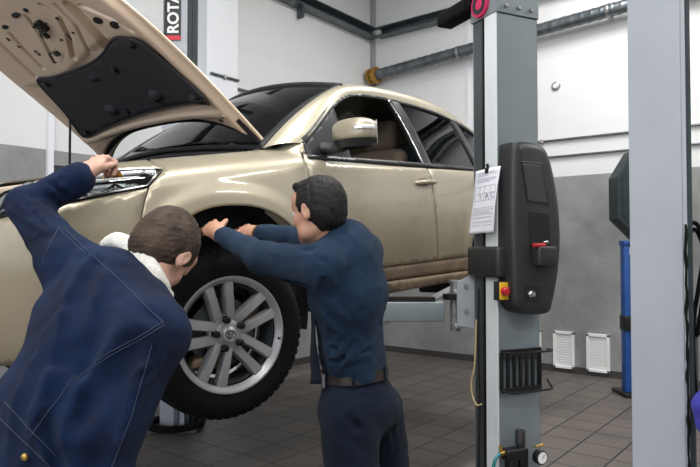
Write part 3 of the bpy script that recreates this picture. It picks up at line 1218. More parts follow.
def cdt(poly, step, extra=()):
    """triangulate a dense polygon: returns 2D points and triangles"""
    P = np.array(poly)
    n = len(P)
    lo, hi = P.min(0), P.max(0)
    inner = []
    gx = np.arange(lo[0] + step / 2, hi[0], step)
    gy = np.arange(lo[1] + step / 2, hi[1], step)
    for a, x in enumerate(gx):
        for y in gy:
            yy = y + (step / 2 if a % 2 else 0)
            if np.min(np.hypot(P[:, 0] - x, P[:, 1] - yy)) > step * .55 and inpoly(x, yy, poly):
                inner.append((x, yy))
    ex = [p for p in extra if inpoly(p[0], p[1], poly) and np.min(np.hypot(P[:, 0] - p[0], P[:, 1] - p[1])) > .005]
    if ex:
        E_ = np.array(ex)
        inner = [q for q in inner if np.min(np.hypot(E_[:, 0] - q[0], E_[:, 1] - q[1])) > step * .55]
        inner = ex + inner
    pts = [Vector(p) for p in list(map(tuple, P)) + inner]
    edges = [(i, (i + 1) % n) for i in range(n)]
    r = delaunay_2d_cdt(pts, edges, [], 1, 1e-6)
    return [tuple(p) for p in r[0]], [tuple(f) for f in r[2]]


def conv(poly, step=.02):
    """polygon in (u,z)/(u,'i',inset) -> dense polygon in (u,v)"""
    q = [pt2(p) for p in poly]
    return densify(q, step)


def ribbon2(line, w0, w1=None):
    """offset a (u,v) polyline to both sides by w/2 -> polygon"""
    P = np.array(line)
    w1 = w0 if w1 is None else w1
    T = np.gradient(P, axis=0)
    T /= np.hypot(T[:, 0], T[:, 1])[:, None]
    N = np.c_[-T[:, 1], T[:, 0]]
    w = np.linspace(w0, w1, len(P))[:, None] / 2
    return list(map(tuple, P + N * w)) + list(map(tuple, (P - N * w)[::-1]))


def car_panel(name, poly_uv, m, parent, step=.026, off=0.0, thick=.012, side=1, fn=None, extra=()):
    pts, tris = cdt(poly_uv, step, extra)
    f = fn or surf
    V3 = [f(p[0], p[1], off) for p in pts]
    # orientation : outward = away from the car centre line / up
    tri = tris[len(tris) // 2]
    a, b, c = [V3[i] for i in tri]
    nr = (b - a).cross(c - a)
    cen = Vector((0, 1.2, .7))
    if nr.dot((a + b + c) / 3 - cen) < 0:
        tris = [t_[::-1] for t_ in tris]
    if side < 0:
        V3 = [Vector((-p.x, p.y, p.z)) for p in V3]
        tris = [t_[::-1] for t_ in tris]
    mb = MB().add(V3, tris)
    return mb.build(name, m, parent, angle=None, solid=thick, recalc=False)


BOTH = (1, -1)
arc = []
for i in range(0, 111):
    a = PI * (-.06 + 1.12 * i / 110)
    c_, s_ = math.cos(a), math.sin(a)
    rr = .478 / (abs(c_) ** 2.3 + abs(s_) ** 2.3) ** (1 / 2.3)
    arc.append((ARC_Y + rr * c_, ARC_Z + rr * s_))     # from rear side to the front side
arc = [p for p in arc if p[1] > .30]
rear_arc = [(y + 2.55, z) for y, z in arc]

flare_pts = []
for rr0 in (.488, .500, .512, .525, .538, .551, .564, .577, .592, .61):
    for i in range(0, 150):
        a = PI * (-.04 + 1.08 * i / 150)
        c_, s_ = math.cos(a), math.sin(a)
        rr = rr0 / (abs(c_) ** 2.3 + abs(s_) ** 2.3) ** (1 / 2.3)
        if ARC_Z + rr * s_ > .41:
            flare_pts.append(pt2((ARC_Y + rr * c_, ARC_Z + rr * s_)))
hood_edge_i = .205


def hood_line(u):
    return (u, 'i', hood_edge_i)


for sd in BOTH:
    # front fender
    poly = [(.555, .40), (.555, .9), (.555, 1.045), (.575, 1.075), (.60, 'i', .085), (.61, 'i', .11), (.57, 'i', .15), (.52, 'i', .20), (.46, 'i', .24), (.40, 'i', .235), (.36, 'i', hood_edge_i)]
    poly += [hood_line(u) for u in (.3, .15, 0, -.12, -.21)]
    poly += [(-.235, 'i', .08), (-.262, .935), (-.335, .880), (-.362, .83), (-.385, .76), (-.385, .66)]
    front_arc = [p for p in arc if p[1] > .62 or p[0] > 0]
    poly += list(reversed(front_arc))
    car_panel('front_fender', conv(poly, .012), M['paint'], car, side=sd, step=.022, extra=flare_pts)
    # bumper with corner
    ue = UU[1]
    poly = [(-.349, .871), (-.368, .83), (-.391, .76), (-.395, .66)]
    poly += [p for p in arc if p[1] <= .64 and p[0] < 0 and p[1] > .31]
    poly += [(-.46, .30), (-.7, .26), (-1.0, .25), (ue, .25), (ue, .74), (-1.05, .745), (-.95, .758), (-.75, .793), (-.55, .833), (-.41, .861)]
    car_panel('front_bumper', conv(poly), M['paint'], car, side=sd)
    # strip above the headlight and grille
    poly = [(-.235, 'i', .086), (-.33, 'i', .106), (-.45, 'i', .122), (-.6, 'i', .122), (-.8, 'i', .107), (-.93, 'i', .092), (-1.02, 'i', .09), (-1.02, 'i', .17), (-.8, 'i', .17), (-.5, 'i', .20), (-.23, 'i', hood_edge_i)]
    car_panel('lamp_frame', conv(poly), M['paint'], car, side=sd)
    # doors (lower skins)
    beltF = [(.585, 1.07), (.75, 'i', .062), (1.1, 'i', .060), (1.5, 'i', .060), (1.70, 'i', .060)]
    poly = [(.563, .468), (.563, 1.03)] + beltF + [(1.705, 1.0), (1.705, .468)]
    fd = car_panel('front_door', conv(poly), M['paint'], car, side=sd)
    rr_arc = [p for p in rear_arc if p[0] < 2.62 and p[1] > .43][::-1]
    rr_arc = sorted([p for p in rear_arc if p[0] < 2.33 and p[1] > .465], key=lambda p: p[1])
    poly = [(1.718, .468), (1.718, 1.0), (1.722, 'i', .060), (2.1, 'i', .060), (2.42, 'i', .060), (2.50, .98), (2.47, .85)] + [(p[0] - .015, p[1]) for p in sorted(rr_arc, key=lambda p: -p[1])]
    rd = car_panel('rear_door', conv(poly), M['paint'], car, side=sd)
    # quarter panel, round to the tail
    up = [p for p in rear_arc]
    ra = [p for p in rear_arc if p[0] > 2.31]
    ra = sorted(ra, key=lambda p: math.atan2(p[1] - ARC_Z, p[0] - 2.61))
    ue2 = UU[-2]
    poly = [(3.25, .32), (ue2, .32), (ue2, 1.0), (3.6, 1.02), (3.2, 1.08), (3.0, 'i', .08), (2.8, 'i', .075), (2.5, 'i', .065), (2.515, .98), (2.485, .85), (2.335, .745)]
    ra2 = [p for p in rear_arc if p[1] > .34 and (p[1] > .74 or p[0] > 2.61)]
    ra2 = sorted(ra2, key=lambda p: -math.atan2(p[1] - ARC_Z, p[0] - 2.61))
    poly += ra2
    car_panel('quarter_panel', conv(poly), M['paint'], car, side=sd)
    # sills
    poly = [(.50, .345), (.56, .42), (2.13, .42), (2.13, .345)]
    car_panel('sill', conv([(.548, .395), (.556, .462), (2.10, .462), (2.14, .375)]), M['clad'], car, side=sd, off=-.004)
    car_panel('sill_cladding', conv([(.56, .315), (.55, .388), (2.14, .368), (2.13, .315)]), M['clad'], car, side=sd, off=.012, thick=.03)
    # glasshouse : glass and black frames in (u,z)
    top = [(.60, 1.125), (.72, 1.205), (.84, 1.29), (.96, 1.37), (1.08, 1.435), (1.22, 1.482), (1.42, 1.505), (1.66, 1.512), (1.9, 1.508), (2.1, 1.498), (2.3, 1.475), (2.5, 1.43), (2.66, 1.37), (2.80, 1.28), (2.87, 1.20)]
    tl = catmull([pt2(p) for p in top], 4)
    ti = lambda u: (u, float(np.interp(u, [p[0] for p in tl], [p[1] for p in tl])))
    bl = lambda u: (u, v_of_i(u, .074))
    us = lambda a, b, n=14: [a + (b - a) * k / n for k in range(n + 1)]
    gF = [bl(u) for u in us(.93, 1.70)] + [ti(u) for u in us(1.62, .95, 20)]
    if sd < 0:
        car_panel('front_window', densify(gF, .03), M['glass'], car, side=sd, off=-.012, thick=.004)
    gR = [bl(u) for u in us(1.80, 2.46)] + [ti(u) for u in us(2.36, 1.72, 16)]
    car_panel('rear_window', densify(gR, .03), M['glass_tint'], car, side=sd, off=-.012, thick=.004)
    gQ = [bl(u) for u in us(2.52, 2.86, 8)] + [ti(u) for u in us(2.80, 2.42, 8)]
    car_panel('quarter_window', densify(gQ, .03), M['glass_tint'], car, side=sd, off=-.010, thick=.004)
    # frames
    car_panel('mirror_patch', densify([bl(u) for u in us(.61, .96, 6)] + [ti(u) for u in us(.97, .62, 8)], .02), M['trim'], car, side=sd, off=-.002, thick=.01)
    fl_ = [(u, v) for u, v in [ti(u) for u in us(.62, 2.84, 60)]]
    car_panel('window_frame', ribbon2(fl_, .034), M['trim'], car, side=sd, off=.001, thick=.016, step=.02)
    bt = [(u, v + .004) for u, v in [bl(u) for u in us(.60, 2.88, 60)]]
    car_panel('belt_trim', ribbon2(bt, .022), M['trim'], car, side=sd, off=.006, thick=.018, step=.02)
    bp = [bl(1.70), bl(1.80), ti(1.73), ti(1.62)]
    car_panel('door_pillar', densify(bp, .03), M['trim'], car, side=sd, off=.001, thick=.03)
    cp = [bl(2.46), bl(2.53), ti(2.43), ti(2.36)]
    car_panel('rear_pillar', densify(cp, .03), M['trim'], car, side=sd, off=.001, thick=.03)
    ch = [(bl(1.695)[0] * (1 - k / 12) + ti(1.615)[0] * k / 12, bl(1.695)[1] * (1 - k / 12) + ti(1.615)[1] * k / 12) for k in range(13)]
    car_panel('window_channel', ribbon2(ch, .012), M['chrome'], car, side=sd, off=.003, thick=.006, step=.02)
    # painted A pillar and roof rail : loft from the window frame to the windscreen / roof edge
    Acur = [surf(*ti(u), .002) for u in us(.60, 2.86, 40)]
    rail_B = catmull([(.695, .42, 1.095), (.665, .63, 1.250), (.635, .85, 1.385), (.605, 1.05, 1.485), (.580, 1.22, 1.540), (.565, 1.5, 1.580), (.555, 2.0, 1.590), (.550, 2.4, 1.560), (.545, 2.75, 1.485), (.55, 3.05, 1.40), (.56, 3.15, 1.30)], 6)
    RB = np.array(rail_B)
    L_ = np.r_[0, np.cumsum(np.linalg.norm(np.diff(RB, axis=0), axis=1))]
    L_ /= L_[-1]
    AA = np.array([tuple(p) for p in Acur])
    LA = np.r_[0, np.cumsum(np.linalg.norm(np.diff(AA, axis=0), axis=1))]
    LA /= LA[-1]

    def rail(a, b):
        A = np.array([np.interp(a, LA, AA[:, k]) for k in range(3)])
        B = np.array([np.interp(a, L_, RB[:, k]) for k in range(3)])
        p = A * (1 - b) + B * b
        bul = .020 * 4 * b * (1 - b) * .9
        d = np.array([.62, -.15 * (a < .4), .75])
        p = p + d * bul * .8
        return (sd * p[0], p[1], p[2])
    MB().grid(rail, 70, 10).build('roof_rail' if False else 'pillar_and_roof_side', M['paint'], car, angle=None)
    # door handle
    h0 = surf(1.62, v_of_z(1.62, .955))
    rt_ = MB()
    rt_.tube(catmull([(h0.x - .004, 1.53, .950), (h0.x + .028, 1.55, .952), (h0.x + .036, 1.62, .956), (h0.x + .030, 1.70, .958), (h0.x - .004, 1.725, .958)], 6), [.012] * 4 + [.014] * 17 + [.012] * 4, 10)
    rt_.v = [(sd * x, y, z) for x, y, z in rt_.v]
    rt_.build('door_handle', M['paint'], fd)
    r3 = MB().ell((h0.x + .002, 1.61, .962), (.010, .065, .026))
    r3.v = [(sd * x, y, z) for x, y, z in r3.v]
    r3.build('handle_recess', M['clad'], fd)
    r2 = MB()
    r2.tube(catmull([(h0.x - .01, 2.33, .985), (h0.x + .024, 2.35, .987), (h0.x + .030, 2.42, .990), (h0.x + .022, 2.48, .992), (h0.x - .01, 2.49, .992)], 6), .012, 10)
    r2.v = [(sd * x, y, z) for x, y, z in r2.v]
    r2.build('door_handle', M['paint'], rd)
    # wheel housings
    for cy_ in (.05, 2.61):
        ww = MB().grid(lambda a, b: (sd * (.85 - .36 * b), cy_ + .492 * math.cos(PI * (-.08 + 1.16 * a)), .33 + .50 * math.sin(PI * (-.08 + 1.16 * a))), 30, 6)
        ww.grid(lambda a, b: (sd * .49, cy_ + .492 * b * math.cos(PI * (-.08 + 1.16 * a)), .33 + .50 * b * math.sin(PI * (-.08 + 1.16 * a))), 30, 3)
        ww.build('wheel_liner', M['liner'], car)

def ztop(u, ins):
    return float(surf(u, v_of_i(u, ins)).z)


# headlights -------------------------------------------------------
for sd in BOTH:
    hl_poly = [(-.245, ztop(-.245, .075)), (-.275, .935), (-.345, .880), (-.41, .868), (-.55, .840), (-.75, .800), (-.93, .765), (-.93, ztop(-.93, .085)), (-.8, ztop(-.8, .10)), (-.6, ztop(-.6, .115)), (-.45, ztop(-.45, .115)), (-.33, ztop(-.33, .10))]
    bk_ = car_panel('headlight', conv(hl_poly, .02), M['bezel'], car, side=sd, off=-.030, thick=.01)
    tag(bk_)
    car_panel('lens', conv(hl_poly, .02), M['lens'], bk_, side=sd, off=.002, thick=.003)
    cen = np.array([-.60, .865])
    rim = [(cen[0] + (p[0] - cen[0]) * .99, cen[1] + (p[1] - cen[1]) * .97) for p in hl_poly]
    loop = densify([pt2(p) for p in rim], .02)
    loop3 = [surf(a, b, -.002) for a, b in loop]
    loop3 = [Vector((sd * p.x, p.y, p.z)) for p in loop3]
    MB().tube(loop3, .006, 6, closed=True).build('gasket', M['black_gloss'], bk_)
    # reflector bowls seen through the lens
    for (u, z, r) in ((-.47, .905, .036), (-.63, .875, .045), (-.78, .85, .045)):
        p = surf(u, v_of_z(u, z), -.020)
        q = surf(u, v_of_z(u, z), -.005)
        ax = (q - p).normalized()
        zz_ = ax.to_track_quat('Z', 'Y').to_matrix().to_4x4()
        lm = MB().lathe([(r, .018), (r * .95, .0), (r * .6, -.012), (r * .25, -.016), (r * .25, .004), (0, .006)], (0, 0, 0), 'z', 24)
        lm.xf(Matrix.Translation(p) @ zz_)
        lm.v = [(sd * a, b, c) for a, b, c in lm.v]
        lm.build('bulb_reflector' if z < .9 else 'indicator_bulb', M['reflector'] if z < .9 else M['amber'], bk_)
    for k in range(4):
        z = .835 + .022 * k
        pts = [surf(u, v_of_z(u, z + .10 * (u + .7)), -.014) for u in us(-.36 if k > 1 else -.42, -.60, 6)]
        pts = [Vector((sd * p.x, p.y, p.z)) for p in pts]
        MB().tube(pts, .009, 6).build('reflector_fin', M['reflector'], bk_)
    # silver bezel behind the lens
    bz = [(cen[0] + (p[0] - cen[0]) * .93, cen[1] + (p[1] - cen[1]) * .80) for p in hl_poly]
    car_panel('bezel', conv(bz, .02), M['bezel'], bk_, side=sd, off=-.022, thick=.003)

def bump_mid(a, b):
    v = v_of_z(UU[1], .25) + (v_of_z(UU[1], .742) - v_of_z(UU[1], .25)) * b
    p = surf(UU[1], v)
    q = surf(UU[4], v)
    s_ = 1 - 2 * a
    return (q.x * s_, p.y - .004 * (1 - s_ * s_) if abs(s_) < .99 else q.y, p.z)


MB().grid(bump_mid, 9, 16).build('bumper_centre', M['paint'], car, angle=None, solid=.01)
# grille and number plate zone -------------------------------------
gr = MB().rbox((0, -.872, .825), (1.02, .02, .11), .008)
gr.build('grille', M['black_gloss'], car)
for k in range(3):
    MB().tube(catmull([(-.5, -.868, .79 + .032 * k), (0, -.895, .788 + .032 * k), (.5, -.868, .79 + .032 * k)], 8), .007, 6).build('grille_bar', M['chrome'], car)
gi = MB()
gi.box((0, -.60, .88), (1.20, .05, .05)).box((0, -.60, .45), (1.2, .05, .06)).box((.58, -.60, .66), (.05, .05, .4)).box((-.58, -.60, .66), (.05, .05, .4))
gi.build('radiator_support', M['paint_clean_lit'], car, smooth=False, bevel=.006)
MB().box((0, -.55, .66), (1.1, .04, .38)).build('radiator', M['steel_dark'], car, smooth=False)
eb_ = MB()
eb_.rbox((0, -.13, .82), (.62, .46, .12), .03).rbox((0, -.13, .62), (.7, .55, .30), .03)
eb_.build('engine', M['black_plastic'], car)
MB().rbox((.48, -.32, .80), (.22, .26, .20), .012).build('battery', M['black_gloss'], car)
MB().rbox((-.46, -.30, .84), (.26, .28, .14), .03).build('air_filter_box', M['black_plastic'], car)
for sx in BOTH:
    MB().box((sx * .67, -.08, .82), (.012, 1.04, .28)).build('inner_wing', M['liner'], car, smooth=False)
MB().box((0, .42, .80), (1.36, .02, .60)).build('firewall', M['liner'], car, smooth=False)
# cowl and wipers
cw = MB().grid(lambda a, b: ((a * 2 - 1) * .69, .30 + .16 * (a * 2 - 1) ** 2 + .10 * b, 1.120 - .030 * (a * 2 - 1) ** 2 - .035 * math.sin(PI * b) + .02 * b), 30, 6)
cw.build('cowl', M['black_plastic'], car, angle=None, solid=.02)
for s0, e0 in (((.50, .40, 1.12), (-.05, .50, 1.21)), ((-.10, .34, 1.15), (-.58, .52, 1.175))):
    wv_ = Vector(e0) - Vector(s0)
    wi = MB().tube(catmull([s0, Vector(s0) + wv_ * .3 + Vector((0, -.02, .03)), Vector(s0) + wv_ * .7 + Vector((0, -.02, .015)), e0], 6), .009, 8)
    wi.tube([Vector(s0) + wv_ * .25 + Vector((0, .02, .005)), Vector(e0) + Vector((-.10, .02, .0))], .007, 6)
    wi.lathe([(0, .02), (.022, .015), (.024, -.02)], s0, 'z', 16)
    wi.build('wiper', M['black_plastic'], car)


# windscreen, roof -------------------------------------------------
def screen(a, b):
    s = a * 2 - 1
    x0_, x1_ = .695, .572
    y = (.30 + .12 * s * s) * (1 - b) + (1.12 + .10 * s * s) * b
    z = (1.135 - .035 * s * s) * (1 - b) + (1.595 - .055 * s * s) * b
    bow = math.sin(PI * b)
    return (s * (x0_ * (1 - b) + x1_ * b), y - .02 * bow, z + .028 * bow)


MB().grid(screen, 30, 16).build('windscreen', M['glass'], car, angle=None, solid=.005)
ed = MB()
for (fa, fb) in ((lambda k: (.012, k)), (lambda k: (.988, k))), :
    for f_ in (fa, fb):
        ed.tube([screen(*f_(k / 14)) for k in range(15)], .016, 6)
ed.tube([screen(k / 20, .985) for k in range(21)], .018, 6)
ed.tube([screen(k / 20, .0) for k in range(21)], .012, 6)
ed.build('windscreen_seal', M['trim'], car)
MB().rbox((0, 1.10, 1.50), (.26, .03, .065), .012).build('rear_view_mirror', M['black_plastic'], car)


def roof(a, b):
    s = a * 2 - 1
    y = 1.12 + .10 * s * s + (3.10 - 1.12 - .10 * s * s) * b
    xe = np.interp(y, RB[:, 1], RB[:, 0])
    ze = np.interp(y, RB[:, 1], RB[:, 2])
    cr_ = .062 * (1 - s * s) * (1 - .0 * b)
    if b == 0:
        ze = 1.540
    return (s * xe, y, ze + cr_ * (1 if b > .02 else .9))


MB().grid(roof, 30, 40).build('roof', M['paint'], car, angle=None, solid=.02)


def hatch(a, b):
    s = a * 2 - 1
    return (s * (.56 + .20 * b), 3.10 + .30 * b - .06 * s * s * (1 - b) - .05 * s * s, 1.40 + .05 * (1 - s * s) * (1 - b) - .40 * b)


MB().grid(hatch, 20, 10).build('rear_screen', M['glass_tint'], car, angle=None, solid=.006)
for sd in BOTH:
    MB().grid(lambda a, b: (sd * ((.55 + .015 * a) * (1 - b) + (.70 + .05 * a) * b), 3.07 + .28 * a - (.22 - .05 * a) * b, 1.41 - .36 * a - (.1 - .1 * a) * b), 10, 8).build('tail_pillar', M['paint'], car, angle=None, solid=.015)
    MB().rbox((sd * .74, 3.30, .98), (.10, .14, .30), .03).build('tail_lamp', M['red'], car)

# shoulder fill between belt and glass (inner door trims), floor and interior ----------------
for sd in BOTH:
    MB().grid(lambda a, b: (sd * (.84 - .12 * b), .60 + 2.2 * a, .45 + .61 * b), 12, 8).build('door_trim', M['dash'], car, angle=None, solid=.015)
MB().box((0, 1.75, .40), (1.56, 2.7, .06)).build('floor_pan', M['liner'], car, smooth=False)
ub = MB()
for sx in BOTH:
    ub.rbox((sx * .70, 1.35, .33), (.07, 1.5, .09), .01)
    ub.rbox((sx * .40, 1.3, .34), (.10, 2.4, .09), .01)
ub.rbox((0, .95, .34), (1.3, .10, .07), .01).rbox((0, 1.7, .34), (1.3, .08, .07), .01)
ub.tube([(.12, -.2, .30), (.12, 1.4, .30), (.25, 2.2, .30), (.3, 3.1, .32)], .035, 12)
ub.rbox((.0, .1, .30), (.9, .5, .14), .04)
ub.build('underbody', M['liner'], car)
dsh = MB().grid(lambda a, b: ((a * 2 - 1) * .72, .52 + .42 * b - .05 * math.sin(PI * a), 1.10 + .03 * math.sin(PI * b) - .30 * max(0, b - .8) * 5 * .6), 20, 14)
dsh.build('dashboard', M['dash'], car, angle=None, solid=.03)
sw = MB()
swc, swr = Vector((.37, 1.02, 1.02)), .185
rmx = Euler((R(-65), 0, 0)).to_matrix()
sw.tube([swc + rmx @ Vector((swr * math.cos(a), swr * math.sin(a), 0)) for a in [k * PI / 18 for k in range(36)]], .014, 8, closed=True)
for a in (0, PI, -PI / 2):
    sw.tube([swc, swc + rmx @ Vector((swr * math.cos(a), swr * math.sin(a), 0))], .016, 6)
sw.ell(swc, (.06, .03, .05))
sw.build('steering_wheel', M['black_plastic'], car)


def seat(cx_, y0, w=.52):
    g = empty('seat_group')
    return g


for (cx_, y0, w, hr) in ((.37, 1.42, .50, 1), (-.37, 1.42, .50, 1), (.0, 2.38, 1.30, 0)):
    sq = MB().rbox((cx_, y0, .62), (w, .52, .16), .06, rot=(R(8), 0, 0), seg=5)
    sq.build('seat_cushion', M['seat'], car)
    bkx = Euler((R(-17), 0, 0)).to_matrix()
    sb = MB().rbox((cx_, y0 + .33, .92), (w, .15, .60), .07, rot=bkx, seg=5)
    sb.build('seat_back', M['seat'], car)
    for hx in ((cx_,) if hr else (-.38, .38)):
        hh = MB().rbox((hx, y0 + .455, 1.31), (.27, .11, .22), .05, rot=bkx, seg=5)
        hh.cyl((hx - .06, y0 + .42, 1.15), (hx - .06, y0 + .44, 1.25), .007, 8).cyl((hx + .06, y0 + .42, 1.15), (hx + .06, y0 + .44, 1.25), .007, 8)
        hh.build('headrest', M['seat'], car)

# door mirror ------------------------------------------------------
for sd in BOTH:
    # in the photo the housing stands just behind the corner of the front window
    mc = Vector((1.005, .765, 1.165))
    hs = MB()

    def hsf(a, b):
        th = 2 * PI * a
        ph = -PI / 2 + PI * (.002 + .996 * b)
        sg = lambda x, e: math.copysign(abs(x) ** e, x)
        X = sg(math.cos(ph), .75) * sg(math.cos(th), .75)
        Y = sg(math.cos(ph), .75) * sg(math.sin(th), .75)
        Z = sg(math.sin(ph), .75)
        # front side bulges, glass side flat; top slopes outboard
        y = Y * (.085 if Y < 0 else .045)
        x = X * .125
        z = Z * (.068 + (.010 * X)) - .010 * X * (Z > 0) + .006
        return mc + Vector((x, y, z))
    hs.grid(hsf, 40, 28, closeu=True)
    hs.v = [(sd * a, b, c) for a, b, c in hs.v]
    mo = hs.build('door_mirror', M['paint'], car, angle=None)
    gl_ = MB().rbox((sd * 1.005, .811, 1.165), (.20, .006, .12), .003).build('mirror_glass', M['chrome'], mo)
    lo_ = MB()
    lo_.grid(lambda a, b: mc + Vector((.128 * math.cos(2 * PI * a) * (1 - .25 * b), (.088 if math.sin(2 * PI * a) < 0 else .050) * math.sin(2 * PI * a) * (1 - .25 * b), -.036 - .038 * b)), 32, 5, closeu=True)
    lo_.tube(catmull([mc + Vector((-.08, .0, -.060)), mc + Vector((-.14, -.005, -.065)), (.80, .74, 1.11)], 6), .030, 12)
    lo_.v = [(sd * a, b, c) for a, b, c in lo_.v]
    lo_.build('mirror_foot', M['black_plastic'], mo)
    tl_ = MB()
    tl_.grid(lambda a, b: mc + Vector((.129 * (math.cos(-.05 - 1.2 * a)) ** .75, -.092 * abs(math.sin(-.05 - 1.2 * a)) ** .75, .004 + .020 * b)), 14, 4)
    tl_.v = [(sd * a, b, c) for a, b, c in tl_.v]
    tl_.build('turn_indicator', M['reflector'], mo, solid=.004)

# wheels -----------------------------------------------------------
def make_wheel(root):
    """axis along local x, outboard = +x"""
    Rt = .363
    NA = 360
    prof = [(.232, .095), (.245, .104), (.275, .112), (.305, .112), (.332, .102), (.348, .088), (.357, .075), (.3625, .05), (.3635, .0), (.3625, -.05), (.357, -.075), (.348, -.088), (.332, -.102), (.28, -.110), (.232, -.095)]
    prof = catmull(prof, 4)
    ty = MB()
    vs = []
    n = len(prof)
    for k in range(NA):
        a = 2 * PI * k / NA
        for j, (r, h) in enumerate(prof):
            if r > .345:
                blk = ((k % 6) < 1.5)
                groove = any(abs(abs(h) - g) < .0045 for g in (.018, .048))
                if groove:
                    r -= .009
                elif blk and abs(h) > .02:
                    r -= .007
            elif r > .335 and (k % 6) < 1.5:
                r -= .004
            elif .283 < r < .290 and h > 0:
                h += .0015
            vs.append((h, r * math.cos(a), r * math.sin(a)))
    fs = []
    for k in range(NA):
        k2 = (k + 1) % NA
        for j in range(n - 1):
            fs.append((k * n + j, k * n + j + 1, k2 * n + j + 1, k2 * n + j))
    ty.add(vs, fs).build('tyre', M['rubber'], root, angle=45)
    rm_ = MB().lathe([(.224, .070), (.228, .085), (.240, .100), (.2465, .106), (.244, .110), (.237, .1085), (.231, .100), (.222, .092), (.217, .080)], (0, 0, 0), 'x', 72, closed=True)
    rm_.build('rim', M['alloy'], root)
    MB().lathe([(.222, -.09), (.243, -.093), (.243, -.080), (.222, -.070), (.205, -.02), (.209, .05), (.216, .072), (.210, .078), (.203, .050), (.198, -.02), (.215, -.07)], (0, 0, 0), 'x', 72, closed=True).build('barrel', M['steel_dark'], root)  # rim's inner part in a dark colour, standing in for shade between spokes
    sp = MB()
    for k in range(5):
        A = k * 2 * PI / 5 + PI / 5
        for s in (-1, 1):
            # tapering twin spoke : hub -> rim, dished
            st_ = []
            for t_ in np.linspace(0, 1, 9):
                r = .045 + .184 * t_
                off = s * (.0245 + .0235 * t_)
                w = .0215 - .002 * math.sin(PI * t_) + .004 * t_
                h = .072 + .022 * math.sin(PI * .5 * t_) - .004 * t_ * t_
                st_.append((r, off, w, h))
            vs = []
            for (r, off, w, h) in st_:
                for (dw, dh) in ((-w, -.045), (-w, -.010), (-w * .72, .0), (w * .72, .0), (w, -.010), (w, -.045)):
                    rr, tt, hh = r, off + dw, h + dh
                    vs.append((hh, rr * math.cos(A) - tt * math.sin(A), rr * math.sin(A) + tt * math.cos(A)))
            fs = []
            for i in range(8):
                for j in range(6):
                    j2 = (j + 1) % 6
                    fs.append((i * 6 + j, i * 6 + j2, (i + 1) * 6 + j2, (i + 1) * 6 + j))
            fs.append(tuple(range(6)))
            fs.append(tuple(range(53, 47, -1)))
            sp.add(vs, fs)
    sp.build('spokes', M['alloy'], root, angle=35)
    MB().lathe([(0, .079), (.040, .079), (.052, .076), (.068, .070), (.082, .060), (.088, .045), (.080, .02), (0, .02)], (0, 0, 0), 'x', 48).build('hub', M['alloy'], root)
    MB().lathe([(0, .090), (.020, .090), (.030, .087), (.034, .080), (.034, .074)], (0, 0, 0), 'x', 36).build('centre_cap', M['reflector'], root)
    em = MB()

    def ring(cy0, cz0, ry, rz, th):
        em.tube([(.0915, cy0 + ry * math.cos(a), cz0 + rz * math.sin(a)) for a in [i * PI / 14 for i in range(28)]], th, 6, closed=True)
    ring(0, 0, .024, .0165, .0018)
    ring(0, 0, .0075, .0155, .0016)
    ring(0, .008, .0165, .0065, .0016)
    em.build('emblem', M['steel_dark'], root)
    for k in range(5):
        A = k * 2 * PI / 5 + PI / 5
        r = .062
        MB().lathe([(0, .104), (.011, .103), (.0150, .097), (.0160, .075), (.019, .068)], (0, r * math.cos(A), r * math.sin(A)), 'x', 12).build('lug_nut', M['black_gloss'], root)
    MB().lathe([(.0, .030), (.075, .030), (.08, .012), (.150, .012), (.150, -.012), (.0, -.012)], (0, 0, 0), 'x', 48).build('brake_disc', M['steel_dark'], root)  # darkened as well, shade behind the spokes put into its colour
    MB().lathe([(0, -.055), (.185, -.055), (.19, -.045), (.19, -.06), (0, -.06)], (0, 0, 0), 'x', 40).build('dust_shield', M['black_metal'], root)
    MB().rbox((.0, -.06, -.125), (.05, .15, .06), .02).build('lower_bracket', M['amber_metal'], root)
    MB().rbox((-.005, .115, .055), (.07, .075, .16), .015, rot=(R(-25), 0, 0)).build('brake_caliper', M['clad'], root)
    MB().ell((.105, .226, -.02), (.008, .006, .006)).build('valve', M['black_gloss'], root)
    return root


wheel_pos = [('front', .795, .04, .265, 1), ('front', -.795, .04, .265, -1), ('rear', .795, 2.56, .28, 1), ('rear', -.795, 2.56, .28, -1)]
w0 = None
for nm, wx, wy, wz, sd in wheel_pos:
    a0 = R(90 + 0)
    if w0 is None:
        w0 = empty('wheel')
        make_wheel(w0)
        w0.parent = car
        o = w0
    else:
        o = copy_tree(w0, car)
    o.location = (wx, wy, wz)
    steer = R(-15) if nm == 'front' else 0
    rz = steer if sd > 0 else PI + steer
    o.rotation_euler = (R(-6), 0, rz)
    # suspension behind the wheel
for sd in BOTH:
    for yy in (.0, 2.56):
        su = MB()
        su.tube([(sd * .30, yy, .30), (sd * .72, yy, .27)], .022, 10)
        su.tube([(sd * .64, yy + .03, .34), (sd * .56, yy + .05, .78)], [.03, .045], 14)
        su.rbox((sd * .52, yy + .05, .22), (.36, .10, .05), .02)
        su.build('suspension', M['steel_dark'], car)
        MB().tube([(sd * (.61 - .004 * k + .06 * 0) + .065 * math.cos(k * .6), yy + .04 + .065 * math.sin(k * .6), .48 + k * .0045) for k in range(60)], .008, 6).build('coil_spring', M['black_metal'], car)

# hood -------------------------------------------------------------
HT = R(36)
HO = Vector((.025, .45, 1.172))
HF = Vector((0, -math.cos(HT), math.sin(HT)))
HN = Vector((0, math.sin(HT), math.cos(HT)))


def hsr(b):
    return .155 * (1 - abs(b) ** 3.2)


def hsf_(b):
    return 1.17 - .10 * b * b - .10 * abs(b) ** 6


def hw(a):
    return .675 - .035 * a - .07 * a ** 6


def hxs(a, b):
    return b * hw(a), hsr(b) + a * (hsf_(b) - hsr(b))


